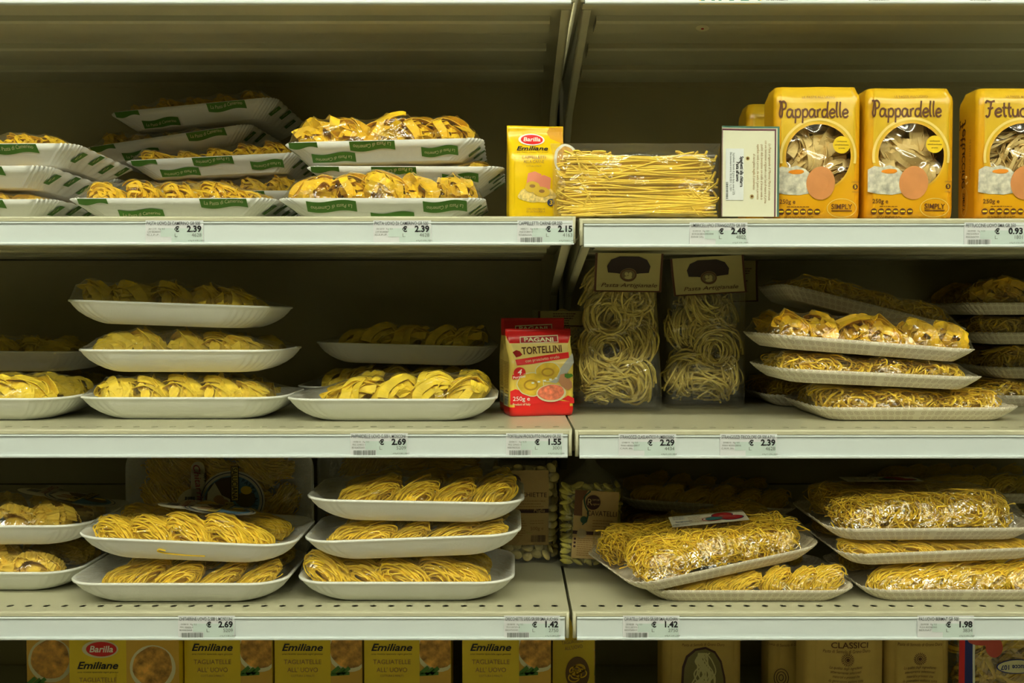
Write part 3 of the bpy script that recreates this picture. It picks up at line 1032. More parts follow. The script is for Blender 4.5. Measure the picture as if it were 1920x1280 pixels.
def build_tray(key, kind, style, label, group, loc, rot, cat='pasta tray', seed=0, lean=0.9, rows=2, cols=5, fill=1.0, raise_=0.0, above=0.028, back=0.92, flip=False, lay='B'):
    K = TK[kind]
    W, Dp, h = K['W'], K['D'], K['h']
    rs = np.random.RandomState(seed + 7)
    name = {'foam': 'foam_pasta_tray', 'leaf': 'paper_pasta_tray', 'ring': 'printed_pasta_tray'}[kind]
    o = thing(name, label, cat, loc, rot, group)
    link('tray', K['me'], o)
    vs = nests(style)
    lst = []
    ix = {'foam': 0.016, 'leaf': 0.018, 'ring': 0.014}[kind]
    hank = style in ('chit', 'papp', 'ribbon', 'tagl', 'frill', 'bpapp')
    for r in range(rows):
        for cidx in range(cols):
            me, (a, b_, c) = vs[rs.randint(len(vs))]
            sc = rs.uniform(0.90, 1.06) * fill
            cx = (cidx + 0.5) / cols * (W - 2 * ix) - (W / 2 - ix) + rs.normal(0, 0.003)
            sgn = lean if lean else rs.choice((-0.8, 0.8))
            if hank:
                yw = -sgn * rs.uniform(0.45, 0.85) + (PI / 2 if abs(lean) > 5 else 0)
                tl = sgn * rs.uniform(0.55, 1.15) if abs(lean) < 5 else rs.normal(0, 0.15)
            else:
                yw = rs.uniform(-PI, PI)
                tl = rs.normal(0, 0.2)
            if r > 0:
                sc *= back
            rx = rs.normal(0, 0.12)
            lim = (h + above) * (1.0 if r == 0 else back) * rs.uniform(0.93, 1.02) - 0.004
            zs_k, cx0, flat_try, pen = 1.0, cx, 0, 0
            for k in range(40):         # too tall for the gap above: lay the nest flatter, then squash it
                R = np.array(Euler((rx, tl, yw)).to_matrix())
                pv = (nest_pts(me) * np.array([sc, sc, sc * zs_k])) @ R.T
                hgt = pv[:, 2].max() - pv[:, 2].min()
                cz = 0.0055 - pv[:, 2].min() + raise_
                zz = pv[:, 2] + cz
                kz = np.clip(1 - zz / h, 0, 1) ** (1.7 if kind == 'foam' else 1.0)
                ins = INS[kind][1] * kz + 0.0045
                insx = INS[kind][0] * kz + 0.0045
                fy = (-Dp / 2 + ins - pv[:, 1]).max()
                by = (Dp / 2 - ins - pv[:, 1]).min()
                cy = fy if r == 0 else (by if r == rows - 1 else fy + (by - fy) * r / (rows - 1))
                lx, hx = (-W / 2 + insx - pv[:, 0]).max(), (W / 2 - insx - pv[:, 0]).min()
                cx = min(max(cx0, lx), hx)
                rr = {'foam': 0.044, 'leaf': 0.022, 'ring': 0.032}[kind]
                for q in range(6):
                    ax_ = np.abs(pv[:, 0] + cx) - (W / 2 - insx - rr)
                    ay_ = np.abs(pv[:, 1] + cy) - (Dp / 2 - ins - rr)
                    v_ = np.where((ax_ > 0) & (ay_ > 0), np.hypot(ax_, ay_) - rr, -1).max()
                    if v_ <= 0.0003:
                        break
                    cx -= math.copysign(v_ * 0.9, cx)
                    cy -= math.copysign(v_ * 0.5, cy)
                if hgt > lim:
                    if hank and k < 2:
                        tl *= 0.9
                        rx *= 0.6
                    elif hank and k < 4:
                        sc *= max(0.86, 0.98 * lim / hgt)
                    else:
                        tl *= 0.82
                        rx *= 0.8
                        zs_k *= max(0.88, 0.97 * lim / hgt)
                    continue
                if abs(cx - cx0) >= 0.012 and hank and not flat_try:
                    flat_try = 1
                    tl *= 0.35             # pushed in too far by the sloping end: lay it flatter
                    continue
                pen = press(key, pv + np.array([cx, cy, cz])).max() + 0.0012
                if pen <= 0 or zs_k < 0.16:
                    break
                tl *= 0.90
                rx *= 0.7
                zs_k *= max(0.78, min(0.96, 1 - 0.8 * pen / hgt))
                if hank and k > 12:
                    tl *= 0.6
            link('pasta_nest', me, o, (cx, cy, cz), (rx, tl, yw), (sc, sc, sc * zs_k))
            lst.append(pv + np.array([cx, cy, cz]))
    xs, ys, z = film_height(lst, W - 0.002, Dp - 0.002, h)
    gx, gy = np.meshgrid(xs, ys)
    fp = press(key, np.stack([gx.ravel(), gy.ravel(), z.ravel()], 1)).reshape(z.shape)
    z = np.maximum(z - np.maximum(fp - 0.0001, 0), h * 0.35)
    rr = {'foam': 0.046, 'leaf': 0.022, 'ring': 0.034}[kind]
    V, Fc = [], []
    nx, ny = len(xs), len(ys)
    for j in range(ny):
        for i in range(nx):
            x, y = round_xy(xs[i], ys[j], W - 0.002, Dp - 0.002, rr)
            V.append((x, y, z[j, i]))
    for j in range(ny - 1):
        for i in range(nx - 1):
            Fc.append((j * nx + i, j * nx + i + 1, (j + 1) * nx + i + 1, (j + 1) * nx + i))
    link('wrap_film', mesh('wrap_film', V, Fc, M_FILM, True), o)
    if kind == 'leaf':
        leaf_print(o, seed, flip, lay)

    def top(u, v):
        i = int(np.clip((u / (W - 0.002) + 0.5) * (nx - 1), 0, nx - 2))
        j = int(np.clip((v / (Dp - 0.002) + 0.5) * (ny - 1), 0, ny - 2))
        fu = np.clip((u / (W - 0.002) + 0.5) * (nx - 1) - i, 0, 1)
        fv = np.clip((v / (Dp - 0.002) + 0.5) * (ny - 1) - j, 0, 1)
        return float((z[j, i] * (1 - fu) + z[j, i + 1] * fu) * (1 - fv) + (z[j + 1, i] * (1 - fu) + z[j + 1, i + 1] * fu) * fv)
    TRAYS[key] = (o, top, K)
    return o


def leaf_print(o, seed, flip, lay):
    """green wavy banners with cream lettering printed round a paper tray"""
    K = TK['leaf']
    W, Dp, h = K['W'], K['D'], K['h']
    rs = random.Random(seed)

    def front(sgn):
        def mp(u, v, off):
            k = v / h
            y = Dp / 2 - 0.026 * (1 - k)
            return (u * sgn * -1 if sgn > 0 else u, sgn * (y + off * 0.8), v - off * 0.6 + 0.0)
        return mp

    def end(sgn):
        def mp(u, v, off):
            k = v / h
            x = W / 2 - 0.034 * (1 - k)
            return (sgn * (x + off * 0.6), u * sgn, v - off * 0.8)
        return mp
    sh = rs.uniform(-0.02, 0.02)

    def banner(cx, cv, L, H, mpf, txt=True, clip=h - 0.0005):
        def wv(u):
            return 0.0016 * math.sin((u - cx) / L * 2 * PI)
        r = s_rect(cx - L / 2, cv - H / 2, cx + L / 2, cv + H / 2, 14, 4)
        pts = [(a, min(max(b_ + wv(a), 0.0012), clip)) for a, b_ in r[0]]
        put((pts, r[1]), mpf, I_GREEN, o, 'printed_banner', 2)
        if txt:
            s = s_text('La Pasta di Camerino', H * 0.34, 0, 0, 'C', shear=0.25, width=L * 0.84)
            vv = []
            for a, b_ in s[0]:
                b_ -= H * 0.13
                if flip:
                    a, b_ = -a, -b_
                vv.append((a + cx, min(max(b_ + cv + wv(a + cx), 0.0014), clip)))
            put((vv, s[1]), mpf, I_CREAM, o, 'banner_lettering', 4)
    if lay == 'A':
        banner(-0.075 + sh * .5, h * 0.62, 0.068, 0.0130, front(-1))
        banner(0.080 + sh * .5, h * 0.62, 0.060, 0.0130, front(-1))
        banner(0.0 + sh, h * 0.10, 0.060, 0.012, front(-1), False)
    else:
        banner((-0.005 if flip else 0.055) + sh, h * 0.82, 0.064, 0.0130, front(-1))
        banner(-0.062 + sh, h * 0.25, 0.062, 0.0110, front(-1))
        if flip:
            banner(0.082 + sh * .3, h * 0.45, 0.052, 0.0110, front(-1))
        banner(-0.110 + sh * .3, h * 0.92, 0.040, 0.010, front(-1), False)
    for sgn in (-1, 1):
        for k, cy in enumerate((-0.062, -0.022, 0.020, 0.060)):
            v0 = h * (0.30 + 0.16 * (k % 2))
            sq = s_rect(cy - 0.0065, v0, cy + 0.0075, v0 + 0.013, 1, 3)
            sq = ([(a + (b_ - v0) * 0.35, b_) for a, b_ in sq[0]], sq[1])
            put(sq, end(sgn), I_GREEN, o, 'printed_banner', 2)
            put(s_text('La', 0.0052, cy - 0.001, v0 + 0.003, 'L', shear=0.3, rot=0.9), end(sgn), I_CREAM, o, 'banner_lettering', 4)

# ------------------------------------------------------------------ trays on the shelves
G_LEAF = 'green-printed paper trays of egg pasta'
G_PAPP = 'white trays of pappardelle'
G_CHIT = 'white trays of fine egg pasta'
G_RING = 'ring-printed trays of egg pasta'
CR = math.radians

# second shelf, tray bay: paper trays with green banners
tray_pack('g1', 'leaf', 'tagl', -283, 363, 100, 365, 0.04, 'green-printed paper tray at the bottom of the stack beside the front tagliatelle tray', G_LEAF, seed=1, yaw=CR(-3), on=Z1L, above=0.018, back=0.75)
tray_pack('g2', 'leaf', 'tagl', -290, 310, 100, 313, 0.045, 'green-printed paper tray in the middle of its stack, its pleated end sticking out', G_LEAF, seed=4, yaw=CR(-6), pitch=CR(-3), above=0.006, back=0.7)
tray_pack('g3', 'leaf', 'tagl', -240, 268, 148, 270, 0.05, 'green-printed paper tray on top of the stack farthest from the cappelletti bag', G_LEAF, seed=9, yaw=CR(-3), pitch=CR(-3), above=0.026)
tray_pack('j0', 'leaf', 'tagl', -118, 390, 222, 390, 0.27, 'lowest green-printed paper tray at the back between the two stacks', G_LEAF, seed=15, above=0.042, on=Z1L)
tray_pack('j1', 'leaf', 'tagl', -118, 338, 222, 334, 0.27, 'upper green-printed paper tray at the back between the two stacks', G_LEAF, seed=12)
tray_pack('h1', 'leaf', 'tagl', 122, 378, 510, 378, 0.022, 'green-printed paper tray of tagliatelle at the shelf lip, nothing stacked on its front', G_LEAF, seed=2, lean=0.7, on=Z1L, above=0.030)
tray_pack('h0', 'leaf', 'tagl', 240, 390, 580, 390, 0.235, 'green-printed paper tray on the deck under the leaning back pile', G_LEAF, seed=16, on=Z1L)
tray_pack('h2', 'leaf', 'tagl', 240, 357, 580, 357, 0.235, 'level green-printed paper tray low in the back pile, behind the front tagliatelle tray', G_LEAF, seed=14, above=0.036)
tray_pack('h3', 'leaf', 'tagl', 228, 301, 566, 285, 0.24, 'tilted green-printed paper tray, second up in the leaning back pile', G_LEAF, seed=5, above=0.026, flip=True)
tray_pack('h4', 'leaf', 'tagl', 148, 276, 470, 233, 0.285, 'steeply tilted green-printed paper tray under the topmost one', G_LEAF, seed=6, yaw=CR(-3))
tray_pack('h5', 'leaf', 'tagl', 203, 208, 512, 184, 0.295, 'topmost green-printed paper tray at the back, highest of all', G_LEAF, seed=10, yaw=CR(-4), pitch=CR(-4))
tray_pack('i1', 'leaf', 'ribbon', 517, 376, 910, 374, 0.022, 'shiny-wrapped green-printed paper tray of wide ribbons at the bottom of its stack', G_LEAF, seed=0, lean=0, on=Z1L, above=0.042, back=0.66, flip=True, lay='A')
tray_pack('i2', 'leaf', 'ribbon', 566, 311, 950, 312, 0.085, 'green-printed paper tray of wide ribbons in the middle of its stack', G_LEAF, seed=3, lean=0, above=0.024, back=0.6, flip=True)
tray_pack('i3', 'leaf', 'ribbon', 522, 267, 914, 258, 0.075, 'green-printed paper tray of tall wide ribbons on top, beside the cappelletti bag', G_LEAF, seed=8, lean=0, fill=1.15, pitch=CR(-2), above=0.046, flip=True)

# third shelf, tray bay: white foam trays of pappardelle
tray_pack('b1', 'foam', 'papp', 128, 743, 529, 744, 0.09, 'white foam tray of pappardelle at the bottom of the three-high stack', G_PAPP, seed=20, lean=0.9, on=Z2, above=0.036, back=0.82)
tray_pack('b2', 'foam', 'papp', 127, 655, 522, 656, 0.10, 'white foam tray of pappardelle in the middle of the three-high stack', G_PAPP, seed=21, lean=0.9, above=0.036, back=0.82)
tray_pack('b3', 'foam', 'papp', 92, 560, 503, 574, 0.10, 'white foam tray of pappardelle on top of the three-high stack', G_PAPP, seed=22, lean=0.9, yaw=CR(-3), above=0.034)
tray_pack('bl', 'foam', 'papp', -283, 748, 111, 748, 0.075, 'white foam tray of pappardelle at the front, cut by the end of the bay', G_PAPP, seed=23, lean=0.5, on=Z2, above=0.034)
tray_pack('bm', 'foam', 'papp', -190, 716, 172, 712, 0.285, 'white foam tray of pappardelle on the deck behind the cut-off front tray', G_PAPP, seed=24, on=Z2)
tray_pack('bk', 'foam', 'papp', -200, 657, 160, 659, 0.265, 'white foam tray of pappardelle lying on the tray behind the cut-off one', G_PAPP, seed=25)
tray_pack('c1', 'foam', 'papp', 529, 747, 930, 743, 0.065, 'white foam tray of pappardelle at the front, beside the red tortellini bags', G_PAPP, seed=26, lean=-0.9, on=Z2, above=0.035)
tray_pack('c2', 'foam', 'papp', 545, 717, 900, 716, 0.290, 'white foam tray of pappardelle on the deck behind the one beside the tortellini', G_PAPP, seed=27, lean=-0.9, on=Z2, above=0.036)
tray_pack('c3', 'foam', 'papp', 586, 641, 930, 650, 0.295, 'white foam tray of pappardelle lying alone on the back tray, in shade', G_PAPP, seed=28, lean=-0.9, above=0.034)

# fourth shelf, tray bay
tray_pack('d1', 'foam', 'frill', -264, 1075, 139, 1075, 0.068, 'white foam tray of ruffled pasta on the deck at the end of the bay', G_CHIT, seed=30, lean=0.5, cols=4, on=Z3)
tray_pack('d2', 'foam', 'frill', -243, 986, 160, 985, 0.062, 'white foam tray of ruffled pasta stacked on another, with an oval label', G_CHIT, seed=31, lean=0.5, cols=4)
tray_pack('e1', 'foam', 'chit', 115, 1096, 528, 1099, 0.012, 'white foam tray of chitarrine lying on the deck beneath a tilted one', G_CHIT, seed=32, lean=-0.75, on=Z3, above=0.034, back=0.8)
tray_pack('e2', 'foam', 'chit', 135, 1006, 540, 1023, 0.012, 'tilted white foam tray of chitarrine with a lying oval label', G_CHIT, seed=33, lean=0.5, above=0.030)
tray_pack('f1', 'foam', 'chit', 555, 1090, 958, 1092, 0.018, 'white foam tray of chitarrine at the bottom of the neat three-high stack', G_CHIT, seed=34, lean=0.6, on=Z3, above=0.034, back=0.8)
tray_pack('f2', 'foam', 'chit', 568, 1016, 970, 1001, 0.018, 'white foam tray of chitarrine in the middle of the neat three-high stack', G_CHIT, seed=35, lean=-0.6, above=0.026)
tray_pack('f3', 'foam', 'chit', 573, 936, 976, 943, 0.016, 'white foam tray of chitarrine on top of the neat three-high stack', G_CHIT, seed=36, lean=-0.6)
for key, xm, lab, sd in (('s1', 412, 'white foam tray of chitarrine standing upright at the back with a round label', 37), ('s2', 765, 'white foam tray of chitarrine standing upright at the back behind the neat stack', 38)):
    tt = 0.262 if key == 's1' else 0.322
    p = P(xm, 950, tt)
    K = TK['foam']
    tray_pack(key, 'foam', 'chit', 0, 0, 0, 0, 0, lab, G_CHIT, seed=sd, lean=0.3 + 10, cols=5, rows=3, loc=(p.x, tt + K['h'], Z3 + K['D'] / 2 + 0.001), rot=(PI / 2, 0, 0))

# third shelf, bag bay: ring-printed trays
tray_pack('k1', 'ring', 'tagb', 1535, 766, 1925, 764, 0.085, 'ring-printed tray of tagliatelle on the deck, at the bottom of the front stack', G_RING, seed=40, lean=0, on=Z2, above=0.032, cols=6)
tray_pack('k2', 'ring', 'tagb', 1462, 690, 1858, 708, 0.075, 'ring-printed tray of tagliatelle in the middle of the front stack', G_RING, seed=41, lean=0, above=0.024, cols=6)
tray_pack('k3', 'ring', 'bpapp', 1440, 625, 1853, 657, 0.070, 'ring-printed tray of wide ribbons on top of the front stack', G_RING, seed=62, lean=0, cols=6, above=0.042)
tray_pack('k4', 'ring', 'tagb', 1474, 531, 1827, 618, 0.20, 'steeply tilted ring-printed tray lying over the back of the front stack', G_RING, seed=43, lean=0)
tray_pack('k5', 'ring', 'tagb', 1432, 737, 1785, 740, 0.295, 'ring-printed tray on the deck behind the front stack', G_RING, seed=44, lean=0, on=Z2)
for i, (y, x, st, lab) in enumerate(((737, 1835, 'tagb', 'bottom of the shaded back stack'), (688, 1850, 'tagb', 'second up in the shaded back stack'), (623, 1832, 'tagb', 'third up in the shaded back stack'), (567, 1805, 'bpapp', 'on top of the shaded back stack'))):
    tray_pack('l%d' % i, 'ring', st, x, y, x + 362, y, 0.297, f'ring-printed tray {lab}', G_RING, seed=45 + i, lean=0, cols=5, above=0.045, on=(Z2 - 0.001) if i == 0 else None)

# fourth shelf, bag bay
tray_pack('m0', 'ring', 'chit', 1215, 1108, 1605, 1108, 0.028, 'ring-printed tray of fine pasta on the deck, under a turned one', G_RING, seed=50, lean=-0.75, fill=0.82, on=Z3, above=0.026, back=0.6, cols=7)
tray_pack('m1', 'ring', 'fine', 1204, 1079, 1544, 1035, 0.033, 'turned ring-printed tray of curly fine pasta with a white label, beside the cavatelli bag', G_RING, seed=51, lean=0, yaw=CR(15), cols=5, above=0.046, back=1.0, fill=1.1)
tray_pack('mb', 'ring', 'fine', 1160, 985, 1510, 995, 0.292, 'ring-printed tray on the deck behind the turned one', G_RING, seed=52, lean=0, on=Z3, above=0.064)
tray_pack('mc', 'ring', 'chit', 1162, 934, 1505, 956, 0.292, 'shaded ring-printed tray lying over the back tray behind the turned one', G_RING, seed=53, lean=-0.7, cols=6)
tray_pack('n1', 'ring', 'chit', 1627, 1107, 2019, 1107, 0.031, 'ring-printed tray of fine pasta on the deck at the bottom of the end stack', G_RING, seed=54, lean=-0.5, on=Z3, above=0.036, cols=7)
tray_pack('n2', 'ring', 'chit', 1584, 1040, 1979, 1024, 0.034, 'ring-printed tray of fine pasta in the middle of the end stack', G_RING, seed=55, lean=0.5, above=0.018, cols=7)
tray_pack('n3', 'ring', 'fine', 1563, 991, 1955, 989, 0.032, 'ring-printed tray of curly fine pasta on top of the end stack', G_RING, seed=56, lean=0, above=0.050, fill=1.12)
tray_pack('o0', 'ring', 'fine', 1640, 990, 1990, 990, 0.297, 'ring-printed tray on the deck behind the end stack, almost hidden', G_RING, seed=58, lean=0, rows=2, above=0.062, fill=1.2, on=Z3)
tray_pack('o1', 'ring', 'chit', 1695, 925, 2040, 925, 0.297, 'shaded ring-printed tray at the back of the end stack', G_RING, seed=57, lean=-0.5, cols=6)

for (k_, kd_, st_, lb_, gr_, lo_, ro_, kw_) in PENDING:
    build_tray(k_, kd_, st_, lb_, gr_, lo_, ro_, **kw_)

# ------------------------------------------------------------------ bags and boxes
def smoothstep(a, b_, x):
    t = min(max((x - a) / (b_ - a), 0), 1)
    return t * t * (3 - 2 * t)


class Bag:
    """soft upright pack: rounded-box section that changes with height; front(u,v,off) maps print on to its face"""

    def __init__(s, W, H, Dp, top='crimp', r=0.010, bulge=0.004, cr0=0.60, cr1=0.90, wob=0.0012, seed=0, skew=0.0, topw=1.0):
        s.W, s.H, s.D, s.top, s.r, s.bulge, s.cr0, s.cr1, s.wob, s.skew, s.topw = W, H, Dp, top, r, bulge, cr0, cr1, wob, skew, topw
        rr = random.Random(seed)
        s.ph = [rr.uniform(0, 6.28) for _ in range(6)]

    def wd(s, k):
        d = s.D
        w = s.W * (1 + (s.topw - 1) * k)
        if s.top == 'crimp':
            q = smoothstep(s.cr0, s.cr1, k)
            d = s.D * (1 - q) + 0.0025 * q
            w *= 1 + 0.03 * q
        elif s.top == 'neck':
            q = smoothstep(s.cr0, s.cr1, k)
            q2 = smoothstep(s.cr1, 1.0, k)
            w = w * (1 - q * 0.86) + q2 * s.W * 0.40
            d = d * (1 - q * 0.80)
        else:
            q = smoothstep(0.90, 1.0, k)
            d *= 1 - 0.28 * q
            w *= 1 - 0.07 * q * q
        q = 1 - smoothstep(0.0, 0.05, k)
        return w * (1 - 0.03 * q), d * (1 - 0.08 * q)

    def yf(s, u, k):
        w, d = s.wd(k)
        x = min(abs(2 * u / w), 1)
        return d / 2 + s.bulge * (1 - x * x) * math.sin(PI * min(max(k, 0), 1)) * (d / s.D) + s.wob * math.sin(u * 90 + s.ph[0]) * math.sin(k * 9 + s.ph[1])

    def front(s, u, v, off):
        return (u + s.skew * v, -s.yf(u, v / s.H) - off, v)

    def left(s, u, v, off):
        w, d = s.wd(v / s.H)
        return (-w / 2 - off + s.skew * v, u, v)

    def right(s, u, v, off):
        w, d = s.wd(v / s.H)
        return (w / 2 + off + s.skew * v, u, v)

    def mesh(s, name, mats, lv=30, hem=0.0):
        V, Fc, UV, MI = [], [], [], []
        n = 224
        for j in range(lv + 1):
            k = j / lv
            w, d = s.wd(k)
            z = s.H * k
            for i, (x, y) in enumerate(ring_pts(w / 2, d / 2, min(s.r, d * 0.48))):
                if abs(abs(y) - d / 2) < 1e-6:
                    y = math.copysign(s.yf(x, k), y)
                V.append((x + s.skew * z, y, z))
                UV.append((x, z))
        for j in range(lv):
            for i in range(n):
                i2 = (i + 1) % n
                Fc.append((j * n + i, j * n + i2, (j + 1) * n + i2, (j + 1) * n + i))
                MI.append(1 if (i < 14 or i >= n - 14) and len(mats) > 1 else 0)
        Fc.append(tuple(range(n))[::-1]); MI.append(0)
        if s.top != 'neck':
            Fc.append(tuple(lv * n + i for i in range(n))); MI.append(0)
        return mesh(name, V, Fc, mats, True, UV, MI)


def plastic(name, stops, window=None, rough=0.28, H=0.18, bump=0.35, bscale=22):
    """printed film coloured by height, with an optional clear round window in the print"""
    m = mat(name, stops[-1][1], rough, 0.5, bump=bump, bscale=bscale)
    nt = m.node_tree
    L = nt.links.new
    b_ = nt.nodes['Principled BSDF']
    uv = nt.nodes.new('ShaderNodeUVMap')
    sp = nt.nodes.new('ShaderNodeSeparateXYZ')
    L(uv.outputs[0], sp.inputs[0])
    dv = nt.nodes.new('ShaderNodeMath'); dv.operation = 'DIVIDE'; dv.inputs[1].default_value = H
    L(sp.outputs['Y'], dv.inputs[0])
    rp = nt.nodes.new('ShaderNodeValToRGB')
    el = rp.color_ramp.elements
    while len(el) < len(stops):
        el.new(0.5)
    for e, (p, c) in zip(el, stops):
        e.position = p
        e.color = (*c, 1)
    L(dv.outputs[0], rp.inputs[0])
    L(rp.outputs[0], b_.inputs['Base Color'])
    if window:
        u0, v0, r = window
        ds = nt.nodes.new('ShaderNodeVectorMath'); ds.operation = 'DISTANCE'; ds.inputs[1].default_value = (u0, v0, 0)
        L(uv.outputs[0], ds.inputs[0])
        lt = nt.nodes.new('ShaderNodeMath'); lt.operation = 'LESS_THAN'; lt.inputs[1].default_value = r
        L(ds.outputs['Value'], lt.inputs[0])
        out = [n for n in nt.nodes if n.type == 'OUTPUT_MATERIAL'][0]
        gl = nt.nodes.new('ShaderNodeBsdfGlossy'); gl.inputs['Roughness'].default_value = 0.12
        n2 = nt.nodes.new('ShaderNodeTexNoise'); n2.inputs['Scale'].default_value = 17; n2.inputs['Detail'].default_value = 1.5; n2.inputs['Distortion'].default_value = 1.0
        b2 = nt.nodes.new('ShaderNodeBump'); b2.inputs['Strength'].default_value = 1.0; b2.inputs['Distance'].default_value = 0.02
        tc = nt.nodes.new('ShaderNodeTexCoord')
        L(tc.outputs['Object'], n2.inputs['Vector']); L(n2.outputs['Fac'], b2.inputs['Height']); L(b2.outputs[0], gl.inputs['Normal'])
        tr = nt.nodes.new('ShaderNodeBsdfTransparent')
        mw = nt.nodes.new('ShaderNodeMixShader'); mw.inputs[0].default_value = 0.16
        L(tr.outputs[0], mw.inputs[1]); L(gl.outputs[0], mw.inputs[2])
        mx = nt.nodes.new('ShaderNodeMixShader')
        L(lt.outputs[0], mx.inputs[0]); L(b_.outputs[0], mx.inputs[1]); L(mw.outputs[0], mx.inputs[2])
        L(mx.outputs[0], out.inputs[0])
    return m


def lines(x0, x1, y0, dy, n, h=0.0009, seed=0, ragged=0.25):
    """rows of tiny print, too small to read in the photo"""
    r = random.Random(seed)
    sh = []
    for i in range(n):
        x, xe = x0, x1 - (x1 - x0) * r.uniform(0, ragged)
        while x < xe:
            w = r.uniform(0.0015, 0.005)
            sh.append(s_rect(x, y0 - i * dy, min(x + w, xe), y0 - i * dy + h))
            x += w + 0.0008
    return s_join(*sh)


def in_bag(me, o, B, loc, rot, sc, wall=0.0015):
    """a nest inside a soft bag: shrunk and shifted until it keeps within the walls and above the base"""
    R = np.array(Euler(rot).to_matrix())
    x, y, z = loc
    for k in range(8):
        pv = nest_pts(me) @ R.T * sc
        z = max(loc[2], 0.004 - pv[:, 2].min())
        hs = np.clip((pv[:, 2] + z) / B.H, 0, 1)
        tab = np.array([B.wd(q) for q in np.linspace(0, 1, 41)])
        w = np.interp(hs, np.linspace(0, 1, 41), tab[:, 0]) / 2 - wall
        d = np.interp(hs, np.linspace(0, 1, 41), tab[:, 1]) / 2 - wall
        lx, hx = np.percentile(-w - pv[:, 0], 99.6), np.percentile(w - pv[:, 0], 0.4)
        ly, hy = np.percentile(-d - pv[:, 1], 99.6), np.percentile(d - pv[:, 1], 0.4)
        if lx <= hx and ly <= hy:
            break
        sc *= 0.94
    x = min(max(x, lx), hx) if lx <= hx else (lx + hx) / 2
    y = min(max(y, ly), hy) if ly <= hy else (ly + hy) / 2
    return link('pasta_nest', me, o, (x, y, z), rot, (sc, sc, sc))


def own_mat(o, m):
    o.material_slots[0].link = 'OBJECT'
    o.material_slots[0].material = m
    return o


def stuff(o):
    o['kind'] = 'stuff'
    return o


def stand(name, label, cat, px, t, z, yaw=0.0, group=None, rx=0.0, ry=0.0):
    """an upright pack whose front middle is seen at photo column px"""
    p = P(px, 640, t)
    return thing(name, label, cat, (p.x, t, z + 0.0006), (rx, ry, yaw), group)


# --- yellow bags of pappardelle and fettuccine with a round window
YEL = [(0.0, (0.68, 0.32, 0.006)), (0.30, (0.70, 0.36, 0.008)), (0.5, (0.66, 0.43, 0.028)), (1.0, (0.64, 0.41, 0.016))]
SIDE = [(0.0, (0.66, 0.27, 0.005)), (0.5, (0.66, 0.31, 0.005)), (1.0, (0.64, 0.38, 0.01))]


